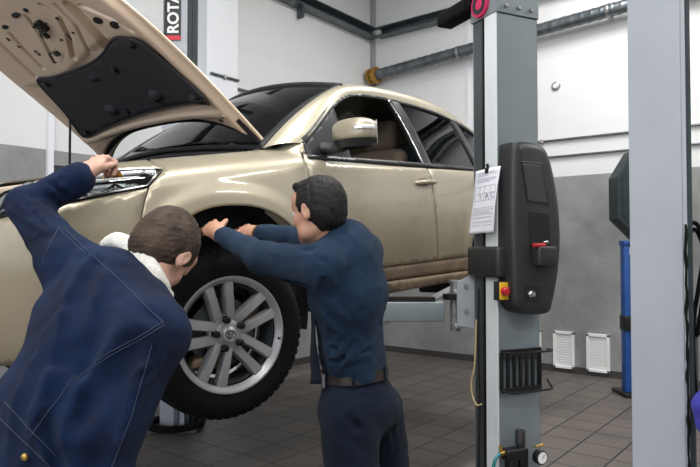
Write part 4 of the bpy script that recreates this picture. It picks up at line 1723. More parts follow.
def hh_(x, s):
    q = x / .70
    return .050 * (1 - q * q) - .018 + .018 * math.sin(PI * min(s, 1)) - .03 * s - .22 * max(0, s - .92) ** 2 * 3 - .035 * abs(q) ** 8


def hpt(x, s, off=0.0):
    return HO + Vector((x, 0, 0)) + HF * s + HN * (hh_(x, s) + off)


hood_root = MB().grid(lambda a, b: hpt(*hxs(b, a * 2 - 1)), 50, 44).build('hood', M['paint'], car, angle=None)


def hood_px(u, v):
    """photo pixel -> (x, s) on the opened hood plane"""
    mw = Matrix.Translation(car.location) @ Euler((CARP, 0, 0)).to_matrix().to_4x4()
    mi = mw.inverted()
    o = mi @ Vector(CAM)
    d = mi.to_3x3() @ Vector(ray(u, v))
    n = HN
    q = HO - HN * .03
    t = (q - o).dot(n) / d.dot(n)
    p = o + d * t - HO
    return p.x, p.dot(HF)


GROOVES = []
for line, w, dpt in [(((76, 2), (92, 22), (104, 38), (110, 50)), .030, .030), (((46, 0), (62, 14), (70, 34), (74, 58)), .012, .012),
                     (((2, 36), (22, 58), (38, 74)), .012, .014), (((14, 30), (28, 48), (44, 66)), .010, .010), (((86, 0), (120, 14), (136, 24)), .012, .012),
                     (((60, 0), (78, 22), (90, 52)), .009, .008), (((30, 12), (44, 36), (56, 62)), .008, .007)]:
    P_ = [hood_px(*q) for q in line]
    for k in range(len(P_) - 1):
        GROOVES.append((np.array(P_[k]), np.array(P_[k + 1]), w, dpt))


def relief(x, s, a, b):
    """depth of the inner frame below the outer skin"""
    d = .044
    edge = min(1 - abs(b), a * .9, (1 - a) * .9)
    # padded centre recess
    e1 = min((x + .57) / .05, (.59 - x) / .05, (s - .26) / .04, (.70 + .05 * math.cos((x - .3) * 5) - s) / .05)
    d += .012 * float(smoothstep(0, 1, -e1 + .9)) * float(smoothstep(0.0, .10, edge))
    g = 0
    for p0, p1, w, dp in GROOVES:
        ab = p1 - p0
        t = np.clip(((x - p0[0]) * ab[0] + (s - p0[1]) * ab[1]) / (ab @ ab), 0, 1)
        dd = math.hypot(x - p0[0] - t * ab[0], s - p0[1] - t * ab[1])
        g = max(g, min(1.45 * dp, .038) * math.exp(-(dd / w) ** 6))
    d -= g
    d += .016 * math.exp(-((s - .225) / .022) ** 4) * float(smoothstep(1, .8, abs(b)))
    d *= float(smoothstep(0, .05, edge)) * .85 + .15
    return d


def frame_d(x, s):
    b = max(-.99, min(.99, x / .66))
    a = (s - hsr(b)) / (hsf_(b) - hsr(b))
    b = max(-.99, min(.99, x / hw(a)))
    return relief(x, s, a, b) + .004


def inner(a_, b_):
    a, b = b_, a_ * 2 - 1
    x, s = hxs(a * .985 + .0075, b * .985)
    return hpt(x, s, -relief(x, s, a, b) - .004)


MB().grid(inner, 190, 170, flip=True).build('hood_frame', M['paint_clean_lit'], hood_root, angle=None)


def hpanel(poly, name, m, off, thick=.008, step=.03):
    dense = densify(poly, step * .7)
    pts, tris = cdt(dense, step)
    V3 = [hpt(p[0], p[1], off) for p in pts]
    return MB().add(V3, tris).build(name, m, hood_root, angle=None, solid=thick)


padc_old = [(-.44, .675), (-.55, .62), (-.575, .45), (-.57, .30), (-.54, .272), (-.3, .283), (.0, .29), (.3, .29), (.55, .278), (.595, .30), (.59, .45), (.56, .62), (.50, .735), (.42, .765), (.32, .755), (.15, .69), (.0, .665), (-.2, .655)]
padc = [hood_px(*q) for q in ((41, 75), (48, 86), (68, 108), (84, 128), (93, 132), (110, 125), (150, 111), (190, 100), (209, 97), (213, 95), (206, 86), (188, 70), (165, 50), (146, 35), (133, 31), (120, 32), (113, 38), (106, 49), (98, 57), (86, 64), (70, 70), (54, 74))]
padc = [tuple(p) for p in catmull(padc, 4, closed=True)]
pad_o = hpanel(padc, 'insulation_pad', M['pad'], -.064, .010)
MB().tube([hpt(x, s, -.072) for x, s in padc], .006, 6, closed=True).build('pad_edge', M['pad'], hood_root)
for (x, s) in [hood_px(*q) for q in ((50, 80), (90, 127), (208, 92), (202, 89), (138, 38), (117, 66), (95, 77), (128, 110), (137, 37), (158, 97))]:
    p = hpt(x, s, -.080)
    zq = (-HN).to_track_quat('Z', 'Y').to_matrix().to_4x4()
    c_ = MB().lathe([(0, .010), (.010, .009), (.016, .003), (.016, -.006)], (0, 0, 0), 'z', 14)
    c_.xf(Matrix.Translation(p) @ zq)
    c_.build('pad_clip', M['black_gloss'], hood_root)
# moulded lumps in the pad
for (x, s, rx, ry, h) in [hood_px(*q[:2]) + q[2:] for q in ((112, 108, .045, .035, .022), (157, 92, .045, .035, .024), (200, 92, .04, .03, .018), (117, 68, .03, .02, .012), (95, 76, .03, .025, .014))]:
    p = hpt(x, s, -.074)
    m3 = Matrix((Vector((1, 0, 0)), HF, HN)).transposed()
    MB().ell(p, (rx, ry, h), rot=m3).build('pad_boss', M['pad'], hood_root)
# rear weather seal and side hem
MB().tube([hpt(*hxs(.035 if abs(b) < .8 else .035 + .02 * (abs(b) - .8) * 5, b), -.034) for b in np.linspace(-.93, .93, 40)], .015, 8).build('weather_seal', M['rubber'], hood_root)
for b in (-1, 1):
    MB().tube([hpt(*hxs(a, b * .992), -.006) for a in np.linspace(0.0, 1, 30)], .008, 6).build('hem', M['paint_clean_lit'], hood_root)
# latch, openings and wiring at the front edge
m3h = Matrix((Vector((1, 0, 0)), HF, HN)).transposed()
HP = lambda u, v, o: hpt(*hood_px(u, v), o)
lt = MB()
lt.rbox(HP(45, 22, -.065), (.055, .06, .035), .008, rot=m3h).rbox(HP(47, 31, -.062), (.03, .05, .02), .006, rot=m3h)
lt.tube([HP(41, 18, -.06), HP(41, 18, -.10), HP(49, 20, -.10), HP(49, 20, -.06)], .005, 8)
lt.build('latch_striker', M['black_metal'], hood_root)
lt2 = MB().rbox(HP(58, 52, -.058), (.045, .03, .018), .006, rot=m3h)
lt2.tube([HP(*q, -.056) for q in ((50, 53), (57, 47), (65, 52), (63, 60), (55, 62))], .0045, 6, closed=True)
lt2.build('safety_hook', M['black_metal'], hood_root)
MB().tube(catmull([HP(*q, -.054) for q in ((24, 6), (34, 14), (44, 24), (42, 34), (50, 40), (62, 48), (66, 55), (73, 60))], 6), .0035, 6).build('wire', M['black_metal'], hood_root)
MB().tube(catmull([HP(*q, -.052) for q in ((60, 22), (68, 34), (78, 46), (88, 55))], 6), .003, 6).build('washer_hose', M['black_metal'], hood_root)
for (x, s, rx, ry) in [hood_px(*q[:2]) + q[2:] for q in ((102, 15, .034, .020), (119, 19, .030, .022), (89, 12, .012, .012), (22, 43, .012, .010), (38, 49, .012, .010), (60, 15, .012, .010), (9, 22, .03, .012), (20, 10, .04, .015), (50, 3, .02, .012), (30, 5, .02, .012), (12, 35, .012, .012), (41, 52, .014, .008), (63, 38, .013, .008), (224, 116, .014, .014), (228, 110, .008, .008), (75, 30, .010, .008))]:
    m3 = Matrix((Vector((1, 0, 0)), HF, HN)).transposed()
    tb_ = MB().lathe([(1.15, .004), (1.0, .0), (.9, .006)], (0, 0, 0), 'z', 20)
    tb_.xf(Matrix.Translation(hpt(x, s, -frame_d(x, s) - .002)) @ m3.to_4x4() @ Matrix.Diagonal((rx, ry, 1, 1)))
    tb_.build('opening_rim', M['paint_clean_lit'], hood_root)
    MB().ell(hpt(x, s, -frame_d(x, s) - .001), (rx * .95, ry * .95, .004), rot=m3, nu=16, nv=6).build('opening', M['liner'], hood_root)
for b in (-1, 1):
    hg = MB()
    a0 = hpt(b * .64, .16, -.03)
    hg.tube([a0, hpt(b * .655, .02, -.03), Vector((b * .64, .49, 1.12)), Vector((b * .64, .42, 1.07))], .012, 8)
    hg.rbox((b * .64, .44, 1.07), (.05, .10, .05), .008)
    hg.build('hood_hinge', M['black_metal'], hood_root)
# support rod on the far side
hx_, hs2_ = hood_px(69, 113)
rt0 = hpt(hx_ + .01, hs2_, -.03)
MB().tube([rt0, rt0 + Vector((0, -.022, -.42))], .007, 8).build('support_rod', M['black_metal'], hood_root)

# ================================================================== PEOPLE
# bodies and clothes are blended from distance fields and meshed as one continuous surface
HF_ = Vector((-math.sin(YAW), math.cos(YAW), 0))
HR_ = Vector((math.cos(YAW), math.sin(YAW), 0))


def J(u, v, d):
    """photo pixel + depth -> (right, away, up) in metres, the frame the figures are modelled in"""
    p = Vector(at(u, v, d))
    return np.array([p.dot(HR_), p.dot(HF_), p.z])


FOLD = 2.3


class SDF:
    def __init__(s):
        s.p = []

    def cone(s, a, b, ra, rb, k=.03, op='u'):
        a, b = np.array(a, float), np.array(b, float)
        lo = np.minimum(a - ra, b - rb)
        hi = np.maximum(a + ra, b + rb)

        def f(X, Y, Z):
            ab = b - a
            t = ((X - a[0]) * ab[0] + (Y - a[1]) * ab[1] + (Z - a[2]) * ab[2]) / (ab @ ab)
            t = np.clip(t, 0, 1)
            return np.sqrt((X - a[0] - t * ab[0]) ** 2 + (Y - a[1] - t * ab[1]) ** 2 + (Z - a[2] - t * ab[2]) ** 2) - (ra + (rb - ra) * t)
        s.p.append((f, lo, hi, k, op))
        return s

    def chain(s, pts, rs, k=.03):
        for i in range(len(pts) - 1):
            s.cone(pts[i], pts[i + 1], rs[i], rs[i + 1], k)
        return s

    def ell(s, c, r, R3=None, k=.03, op='u'):
        c, r = np.array(c, float), np.array(r, float)
        R3 = np.eye(3) if R3 is None else np.array(R3)   # columns = local axes
        ext = np.abs(R3) @ r

        def f(X, Y, Z):
            dx, dy, dz = X - c[0], Y - c[1], Z - c[2]
            q = [(R3[0, i] * dx + R3[1, i] * dy + R3[2, i] * dz) for i in range(3)]
            k0 = np.sqrt(sum((q[i] / r[i]) ** 2 for i in range(3)))
            k1 = np.sqrt(sum((q[i] / r[i] ** 2) ** 2 for i in range(3))) + 1e-9
            return k0 * (k0 - 1) / k1
        s.p.append((f, c - ext, c + ext, k, op))
        return s

    def plane(s, p0, n, k=.004):
        """cut away everything on the side n points to"""
        p0, n = np.array(p0, float), np.array(n, float)
        n /= np.linalg.norm(n)
        s.p.append((lambda X, Y, Z: -((X - p0[0]) * n[0] + (Y - p0[1]) * n[1] + (Z - p0[2]) * n[2]), None, None, k, 's'))
        return s

    def bounds(s):
        L = [p for p in s.p if p[1] is not None and p[4] == 'u']
        return np.min([p[1] for p in L], axis=0) - .02, np.max([p[2] for p in L], axis=0) + .02

    def mesh(s, res=.005, zfine=None, coarse=.010, fold=None):
        lo, hi = s.bounds()
        ax = []
        for i in range(3):
            if i == 2 and zfine is not None and lo[2] < zfine:
                ax.append(np.r_[np.arange(lo[2], zfine, coarse), np.arange(zfine, hi[2], res)])
            else:
                ax.append(np.arange(lo[i], hi[i] + res, res))
        D = np.full([len(a) for a in ax], .2, np.float32)
        for f, a, b, k, op in s.p:
            if a is None:
                sl = (slice(0, None),) * 3
            else:
                m = max(k, .005) + .02 + (.03 if op == 'u' else 0)
                sl = tuple(slice(max(0, int(np.searchsorted(ax[i], a[i] - m)) - 1), int(np.searchsorted(ax[i], b[i] + m)) + 1) for i in range(3))
            X, Y, Z = np.meshgrid(ax[0][sl[0]], ax[1][sl[1]], ax[2][sl[2]], indexing='ij', sparse=True)
            d = f(X, Y, Z).astype(np.float32)
            O = D[sl]
            if op == 'u':
                h = np.clip(.5 + .5 * (O - d) / k, 0, 1)
                D[sl] = O * (1 - h) + d * h - k * h * (1 - h)
            else:
                d = -d
                h = np.clip(.5 - .5 * (O - d) / k, 0, 1)
                D[sl] = O * (1 - h) + d * h + k * h * (1 - h)
        if fold is not None:
            idx = np.nonzero(np.abs(D) < .035)
            P = np.stack([ax[i][idx[i]] for i in range(3)], 1)
            D[idx] += fold(P).astype(np.float32)
        return nets(D, ax)


def nets(D, ax):
    S = D < 0
    nx, ny, nz = D.shape
    c = [S[i:nx - 1 + i, j:ny - 1 + j, k:nz - 1 + k] for i in (0, 1) for j in (0, 1) for k in (0, 1)]
    al = c[0].copy()
    an = c[0].copy()
    for q in c[1:]:
        al &= q
        an |= q
    act = an & ~al
    I, Jx, K = np.nonzero(act)
    idm = np.full(act.shape, -1, np.int64)
    idm[I, Jx, K] = np.arange(len(I))
    acc = np.zeros((len(I), 3))
    cnt = np.zeros(len(I))
    corners = [(i, j, k) for i in (0, 1) for j in (0, 1) for k in (0, 1)]
    for a in range(8):
        for b in range(a + 1, 8):
            ca, cb = corners[a], corners[b]
            if sum(abs(ca[t] - cb[t]) for t in range(3)) != 1:
                continue
            da = D[I + ca[0], Jx + ca[1], K + ca[2]]
            db = D[I + cb[0], Jx + cb[1], K + cb[2]]
            m = (da < 0) != (db < 0)
            t = np.where(m, da / np.where(m, da - db, 1), 0)
            pa = np.stack([ax[0][I + ca[0]], ax[1][Jx + ca[1]], ax[2][K + ca[2]]], 1)
            pb = np.stack([ax[0][I + cb[0]], ax[1][Jx + cb[1]], ax[2][K + cb[2]]], 1)
            acc += np.where(m[:, None], pa + (pb - pa) * t[:, None], 0)
            cnt += m
    V = acc / cnt[:, None]
    F = []
    for axis in range(3):
        sl0 = [slice(1, -1)] * 3
        sl0[axis] = slice(0, -1)
        sl1 = list(sl0)
        sl1[axis] = slice(1, None)
        e = S[tuple(sl0)] != S[tuple(sl1)]
        i, j, k = np.nonzero(e)
        base = [i, j, k]
        for t in range(3):
            if t != axis:
                base[t] = base[t] + 1
        ins = S[base[0], base[1], base[2]]
        o = [t for t in range(3) if t != axis]

        def cell(da, db):
            q = [base[0].copy(), base[1].copy(), base[2].copy()]
            q[o[0]] -= da
            q[o[1]] -= db
            return idm[q[0], q[1], q[2]]
        quad = np.stack([cell(1, 1), cell(0, 1), cell(0, 0), cell(1, 0)], 1)
        flip = ins if axis != 1 else ~ins
        quad[~flip] = quad[~flip][:, ::-1]
        F.append(quad)
    F = np.concatenate(F)
    F = F[(F >= 0).all(1)]
    return V, F


def sdf_obj(name, s, m, parent, root, res=.005, zfine=None, coarse=.01, fold=None, **kw):
    V, F = s.mesh(res, zfine, coarse, fold)
    V = V - root
    me = bpy.data.meshes.new(name)
    me.vertices.add(len(V))
    me.vertices.foreach_set('co', V.astype(np.float32).ravel())
    me.loops.add(F.size)
    me.loops.foreach_set('vertex_index', F.astype(np.int32).ravel())
    me.polygons.add(len(F))
    me.polygons.foreach_set('loop_start', np.arange(0, F.size, 4, dtype=np.int32))
    me.polygons.foreach_set('loop_total', np.full(len(F), 4, np.int32))
    me.update()
    me.validate()
    o = link(name, me, m, parent, True, None)
    return o


def lines_fold(segs, base=None):
    """segs: (p0, p1, width, amplitude) creases (positive amplitude = groove)"""
    def f(P):
        out = np.zeros(len(P))
        for a, b, w, A in segs:
            a, b = np.array(a), np.array(b)
            ab = b - a
            t = np.clip(((P - a) @ ab) / (ab @ ab), 0, 1)
            d = np.linalg.norm(P - a - t[:, None] * ab, axis=1)
            fade = np.sin(PI * np.clip(t, .08, .92)) ** .5
            out += FOLD * A * fade * (np.exp(-(d / w) ** 2) - .55 * np.exp(-((d - 1.9 * w) / w) ** 2))
        if base is not None:
            out += base(P)
        return out
    return f


def wob(A, fr, seed):
    r = np.random.default_rng(seed)
    K = r.normal(size=(6, 3))
    K /= np.linalg.norm(K, axis=1)[:, None]
    K *= fr * r.uniform(.6, 1.6, (6, 1))
    ph = r.uniform(0, 6.28, 6)
    K2 = r.normal(size=(6, 3)) * fr * .35

    def f(P):
        o = np.zeros(len(P))
        for i in range(6):
            o += np.sin(P @ K[i] + ph[i] + 1.6 * np.sin(P @ K2[i]))
        return A * o / 3
    return f


def fabric(name, col, col2, scale=900, bump_s=.25, rough=.85, sheen=.15, big=6):
    m = mat(name, col, rough, noise=(big, col2, .35, .7), spec=.12)
    nt = m.node_tree
    b = nt.nodes['Principled BSDF']
    b.inputs['Sheen Weight'].default_value = sheen
    b.inputs['Sheen Roughness'].default_value = .5
    tc = nt.nodes.new('ShaderNodeTexCoord')
    n = nt.nodes.new('ShaderNodeTexNoise')
    n.inputs['Scale'].default_value = scale
    n.inputs['Detail'].default_value = 2
    n3 = nt.nodes.new('ShaderNodeTexNoise')
    n3.inputs['Scale'].default_value = 28
    n3.inputs['Detail'].default_value = 5
    ad = nt.nodes.new('ShaderNodeMath')
    ad.operation = 'ADD'
    for q in (n, n3):
        nt.links.new(tc.outputs['Object'], q.inputs['Vector'])
    nt.links.new(n.outputs['Fac'], ad.inputs[0])
    nt.links.new(n3.outputs['Fac'], ad.inputs[1])
    bp = nt.nodes.new('ShaderNodeBump')
    bp.inputs['Strength'].default_value = bump_s
    bp.inputs['Distance'].default_value = .006
    nt.links.new(ad.outputs[0], bp.inputs['Height'])
    nt.links.new(bp.outputs['Normal'], b.inputs['Normal'])
    return m


def skin_mat(name, col, col2):
    m = mat(name, col, .5, noise=(18, col2, .35, .7), bump=(90, .15, .002))
    b = m.node_tree.nodes['Principled BSDF']
    b.inputs['Subsurface Weight'].default_value = .12
    b.inputs['Subsurface Radius'].default_value = (.01, .004, .002)
    return m


M['skin_a'] = skin_mat('skin_warm', (.40, .21, .135), (.48, .26, .18))
M['skin_b'] = skin_mat('skin_light', (.50, .29, .22), (.58, .34, .26))
M['denim'] = fabric('dark_denim', (.0012, .0066, .030), (.0032, .0165, .062), 600, .9, sheen=.05)
M['shirt'] = fabric('blue_shirt_cloth', (.0085, .022, .048), (.014, .032, .064), 900, .5, sheen=.05)
M['trouser'] = fabric('navy_trouser_cloth', (.0042, .0078, .017), (.0075, .013, .026), 800, .4, sheen=.04)
M['fleece'] = mat('white_fleece', (.66, .65, .60), .95, noise=(120, (.58, .57, .52), .4, .65), bump=(160, .7, .006), sheen=.2)
M['hair_dark'] = mat('dark_hair', (.0045, .004, .004), .5, spec=.25, noise=(60, (.009, .007, .006), .4, .6), bump=(260, .8, .004))
M['hair_brown'] = mat('brown_cropped_hair', (.036, .025, .018), .7, spec=.25, noise=(22, (.085, .058, .042), .38, .68), bump=(300, .9, .005))
M['leather'] = mat('brown_leather', (.028, .020, .017), .4, bump=(60, .3, .003))
M['stitch'] = mat('seam_thread', (.030, .045, .078), .8)
M['eye_white'] = mat('eye_white', (.7, .68, .66), .2)
M['iris'] = mat('iris', (.05, .03, .02), .2)
M['boot'] = mat('dark_shoe_leather', (.02, .018, .017), .5)


def basis(fwd, up):
    f = np.array(fwd, float)
    f /= np.linalg.norm(f)
    u = np.array(up, float)
    u -= f * (u @ f)
    u /= np.linalg.norm(u)
    left = np.cross(u, f)
    return np.stack([left, f, u], 1)    # columns: left, forward, up


def head(s, O, B, neck, sc=1.0, k=.02):
    T = lambda x, y, z: O + B @ (np.array([x, y, z]) * sc)
    e = lambda c, r, k_=.02, op='u', R_=None: s.ell(T(*c), np.array(r) * sc, B if R_ is None else B @ R_, k_, op)
    e((0, -.014, .030), (.075, .095, .087), .02)
    e((0, .030, -.028), (.060, .060, .086), .03)
    e((0, .040, -.080), (.045, .046, .038), .03)
    e((0, .074, -.098), (.020, .018, .018), .02)
    for q in (-1, 1):
        e((q * .036, .060, -.028), (.024, .024, .024), .02)
        e((q * .047, .018, -.078), (.016, .034, .022), .025)
    e((0, .080, .020), (.048, .018, .013), .018)
    e((0, .060, .055), (.058, .034, .035), .03)
    for q in (-1, 1):
        e((q * .031, .101, .002), (.019, .013, .011), .012, 's')
    s.cone(T(0, .090, .010), T(0, .108, -.028), .007, .012, .012)
    e((0, .110, -.032), (.013, .012, .010), .008)
    for q in (-1, 1):
        e((q * .012, .100, -.036), (.008, .010, .007), .006)
    e((0, .090, -.062), (.024, .010, .006), .006)
    e((0, .087, -.072), (.020, .010, .0075), .006)
    for q in (-1, 1):
        Rz = np.array(Euler((R(-12), 0, R(q * -18))).to_matrix())
        e((q * .080, -.006, -.006), (.0075, .019, .031), .006, 'u', Rz)
        e((q * .089, -.002, -.002), (.006, .011, .018), .004, 's', Rz)
        e((q * .079, -.002, -.030), (.007, .010, .010), .006)
    s.cone(T(0, -.015, -.045), neck, .052 * sc, .060 * sc, .03)
    return T


def hair(s, T, B, sc, O, thick=.0, low=-.085):
    s.ell(T(0, -.016, .034), np.array((.0835, .104, .098)) * sc + thick, B, .01)
    s.ell(T(0, -.045, -.020), np.array((.068, .066, .075)) * sc + thick, B, .03)
    s.plane(T(0, .088, .060), B @ np.array([0, .70, -.55]), .006)
    for q in (-1, 1):
        s.ell(T(q * .088, .014, -.020), np.array((.022, .034, .040)) * sc, B, .006, 's')
    s.plane(T(0, -.05, low), B @ np.array([0, -.25, -1.0]), .010)
    return s


def hand(s, W, d, n, side, curl=(20, 35, 25), L=1.0, spread=5, thumb=(40, 20), tdir=None, tl=1.0):
    """W wrist, d direction of the palm, n back-of-hand normal, side = +1: thumb on the +t side"""
    d = np.array(d, float) / np.linalg.norm(d)
    n = np.array(n, float)
    n -= d * (n @ d)
    n /= np.linalg.norm(n)
    t = np.cross(d, n) * side
    B = np.stack([t, d, n], 1)
    pl = .088 * L
    s.ell(W + d * pl * .52, (.041 * L, .052 * L, .0145 * L), B, .012)
    s.ell(W + d * pl * .30 + t * .020, (.020 * L, .035 * L, .017 * L), B, .012)
    s.cone(W - d * .03, W + d * .03, .027 * L, .026 * L, .02)
    for i, (off, ln) in enumerate(((.030, .072), (.010, .080), (-.011, .075), (-.031, .058))):
        a = math.radians(spread) * (1.5 - i)
        dd = d * math.cos(a) + t * math.sin(a)
        p = W + d * pl * (.96 - .03 * abs(i - 1)) + t * off * L
        s.ell(p, (.010 * L, .011 * L, .010 * L), B, .006)
        nn = n.copy()
        for j, fr in enumerate((.45, .30, .25)):
            c = math.radians(curl[j])
            d2 = dd * math.cos(c) - nn * math.sin(c)
            nn = nn * math.cos(c) + dd * math.sin(c)
            dd = d2
            q = p + dd * ln * fr * L
            s.cone(p, q, (.0092 - .0008 * j) * L, (.0086 - .0009 * j) * L, .0035)
            p = q
    # thumb
    c = math.radians(thumb[0])
    dd = d * math.cos(c) + t * math.sin(c) - n * .25
    dd /= np.linalg.norm(dd)
    if tdir is not None:
        dd = d * tdir[0] + t * tdir[1] + n * tdir[2]
        dd /= np.linalg.norm(dd)
    p = W + d * .022 * L + t * .026 * L
    for j, ln in enumerate((.040, .032, .026)):
        q = p + dd * ln * L * tl
        s.cone(p, q, (.0125 - .0015 * j) * L, (.0112 - .0015 * j) * L, .005)
        p = q
        c = math.radians(thumb[1])
        dd = dd * math.cos(c) + (d * .8 - n * .6) * math.sin(c)
        dd /= np.linalg.norm(dd)


def eyes(T, parent, root):
    for q in (-1, 1):
        c = T(q * .031, .080, .002) - root
        ey = MB().ell(c, (.0125, .0125, .0125)).build('eye', M['eye_white'], parent)
        f = T(q * .031, .0916, .002) - root
        MB().ell(f, (.0045, .0045, .0045)).build('iris', M['iris'], ey)


def figure(name, root):
    p = Vector(HR_) * root[0] + Vector(HF_) * root[1]
    return empty(name, (p.x, p.y, root[2]), (0, 0, YAW))


# ------------------------------------------------------------------ mechanic in the blue shirt
rootA = np.array([*J(362, 600, 2.25)[:2], 0])
pa = figure('person', rootA)
tag(pa, 'person with black hair in a blue shirt and belted trousers reaching into the wheel arch', 'person')
sL, sR = J(319, 266, 2.06), J(364, 252, 2.28)
eL, eR = J(264, 259, 2.26), J(305, 240, 2.50)
wL, wR = J(217, 233, 2.50), J(257, 233, 2.66)
nb = J(341, 246, 2.19)
ch = J(347, 292, 2.17)
wa = J(351, 345, 2.22)
pe = J(358, 392, 2.25)
TA = np.array([-.26, .05, 1.0])
TA /= np.linalg.norm(TA)
hL, hR = J(348, 412, 2.19), J(376, 408, 2.32)
kL, kR = J(355, 525, 2.13), J(398, 530, 2.42)
aL, aR = J(350, 640, 2.20), J(410, 606, 2.48)
aL[2] = aR[2] = .09
B0 = basis((-.80, .56, -.14), (0.03, 0, 1))
HO_ = J(318, 211, 2.15)
sk = SDF()
T0 = head(sk, HO_, B0, nb, .91)
fw_ = np.array([-.72, .66, 0])
sk.chain([nb, ch, wa, pe], [.06, .10, .080, .090], .05)
sk.chain([sL, eL, wL], [.042, .036, .025], .03).chain([sR, eR, wR], [.042, .036, .025], .03)
sk.cone(nb, sL, .05, .042, .05).cone(nb, sR, .05, .042, .05)
sk.chain([hL, kL, aL], [.075, .052, .038], .04).chain([hR, kR, aR], [.075, .052, .038], .04)
for a in (aL, aR):
    sk.ell(a + np.array([-.05, .05, -.045]), (.045, .10, .04), basis((-.7, .7, 0), (0, 0, 1)), .03)
hand(sk, wL, J(203, 220, 2.61) - wL, (-.3, -.6, .75), 1, (25, 35, 25), spread=4)
hand(sk, wR, J(232, 226, 2.74) - wR, (-.1, -.5, .85), -1, (18, 30, 20), spread=6)
body = sdf_obj('body', sk, M['skin_a'], pa, rootA, .004, 1.30, .010)
eyes(T0, pa, rootA)
hs_ = hair(SDF(), T0, B0, .91, HO_, .001, -.085)
hs_.ell(T0(0, .050, .100), (.056, .034, .020), B0, .02)
sdf_obj('hair', hs_, M['hair_dark'], pa, rootA, .0035, fold=wob(.0016, 260, 3))
br_ = SDF()
for q in (-1, 1):
    br_.cone(T0(q * .018, .100, .022), T0(q * .046, .086, .024), .0035, .0025, .003)
sdf_obj('eyebrow', br_, M['hair_dark'], pa, rootA, .002)
# shirt
ss = SDF()
ss.cone(nb + (0, 0, -.015), ch, .085, .128, .05)
ss.ell((sL + sR) / 2 * .5 + ch * .5 + (0.01, 0, .03), (.118, .118, .16), None, .06)
ss.cone(ch, wa, .122, .105, .05).cone(wa, pe + (0, 0, .03), .106, .112, .04)
ss.cone(nb + (0, 0, -.04), sL + (0.01, .0, .0), .062, .066, .05).cone(nb + (0, 0, -.03), sR, .062, .064, .05)
ss.chain([sL, eL, wL + (eL - wL) * .16], [.067, .055, .040], .035)
ss.chain([sR, eR, wR + (eR - wR) * .12], [.064, .052, .038], .035)
ss.plane(pe + np.array([0, 0, .045]), -TA, .004)
F = []
for (a, b, w, A) in [((312, 250, 2.02), (278, 262, 2.2), .012, .006), ((318, 285, 2.02), (270, 270, 2.2), .012, .007), ((300, 250, 2.1), (262, 250, 2.25), .010, .005),
                     ((262, 272, 2.22), (250, 250, 2.3), .008, .005), ((250, 262, 2.28), (240, 240, 2.35), .007, .004), ((335, 262, 2.04), (375, 262, 2.2), .016, .006),
                     ((330, 280, 2.04), (378, 290, 2.15), .016, .005), ((316, 300, 2.05), (345, 330, 2.05), .014, .007), ((320, 335, 2.08), (378, 322, 2.15), .012, .006),
                     ((322, 352, 2.10), (380, 338, 2.16), .010, .006), ((325, 365, 2.12), (368, 350, 2.12), .009, .006), ((330, 375, 2.12), (355, 340, 2.1), .010, .005), ((360, 250, 2.15), (350, 330, 2.08), .02, .005), ((322, 262, 2.0), (328, 330, 2.03), .014, .005)]:
    F.append((J(*a), J(*b), w, A))
shirt = sdf_obj('shirt', ss, M['shirt'], pa, rootA, .005, fold=lines_fold(F, lambda P, a=wob(.0034, 36, 5), b=wob(.0016, 95, 6): a(P) + b(P)))
# collar
cs = SDF()
Bn = basis((-.72, .62, -.05), (nb - HO_) * -1)
for k in range(14):
    a0, a1 = [PI * (-.38 + 1.76 * q / 14) - PI / 2 - PI / 2 + PI / 2 for q in (k, k + 1)]
    P0 = nb + (0, 0, .012) + Bn @ np.array([.066 * math.cos(a0), .066 * math.sin(a0), 0])
    P1 = nb + (0, 0, .012) + Bn @ np.array([.066 * math.cos(a1), .066 * math.sin(a1), 0])
    cs.cone(P0 + Bn[:, 2] * .008, P1 + Bn[:, 2] * .008, .008, .008, .012)
    cs.cone(P0 - Bn[:, 2] * .012 + (P0 - nb) * .12, P1 - Bn[:, 2] * .012 + (P1 - nb) * .12, .009, .009, .014)
sdf_obj('collar', cs, M['shirt'], shirt, rootA, .004)
# trousers
ts = SDF()
ts.cone(pe + (-.02, 0, .08), pe + (0, 0, -.04), .112, .118, .04)
Bp = basis((-.72, .66, 0), (0, 0, 1))
ts.ell(pe + (0.012, -.01, -.06), (.135, .125, .10), Bp, .05)
ts.chain([hL, kL, aL + (0, 0, .03)], [.104, .078, .062], .03).chain([hR, kR, aR + (0, 0, .03)], [.100, .076, .062], .03)
ts.plane(pe + np.array([0, 0, .075]), TA, .004)
F = []
for (a, b, w, A) in [((328, 400, 2.08), (336, 440, 2.08), .008, .006), ((340, 400, 2.07), (375, 395, 2.12), .012, .004), ((350, 420, 2.07), (372, 440, 2.15), .014, .007), ((365, 430, 2.12), (372, 500, 2.2), .014, .010),
                     ((392, 400, 2.2), (396, 450, 2.25), .010, .006), ((330, 450, 2.05), (362, 458, 2.05), .012, .006), ((330, 500, 2.05), (365, 510, 2.05), .012, .006)]:
    F.append((J(*a), J(*b), w, A))
trs = sdf_obj('trousers', ts, M['trouser'], pa, rootA, .006, .8, .010, fold=lines_fold(F, wob(.0028, 34, 9)))
# belt
def belt_ring(c, n, rx, ry, B, h, name, m, parent, root):
    mb = MB()
    cr = []
    for i in range(48):
        a = 2 * PI * i / 48
        cr.append(c + B @ np.array([rx * math.cos(a), ry * math.sin(a), .010 * math.cos(a - .6)]))
    vs = []
    for p in cr:
        dr = (p - c)
        dr[2] = 0
        dr /= np.linalg.norm(dr)
        for (o_, z) in ((0, -h), (.006, -h), (.006, h), (0, h)):
            vs.append(tuple(p + dr * o_ + np.array([0, 0, z]) - root))
    fs = []
    for i in range(48):
        i2 = (i + 1) % 48
        for j in range(4):
            fs.append((i * 4 + j, i2 * 4 + j, i2 * 4 + (j + 1) % 4, i * 4 + (j + 1) % 4))
    return mb.add(vs, fs).build(name, m, parent)


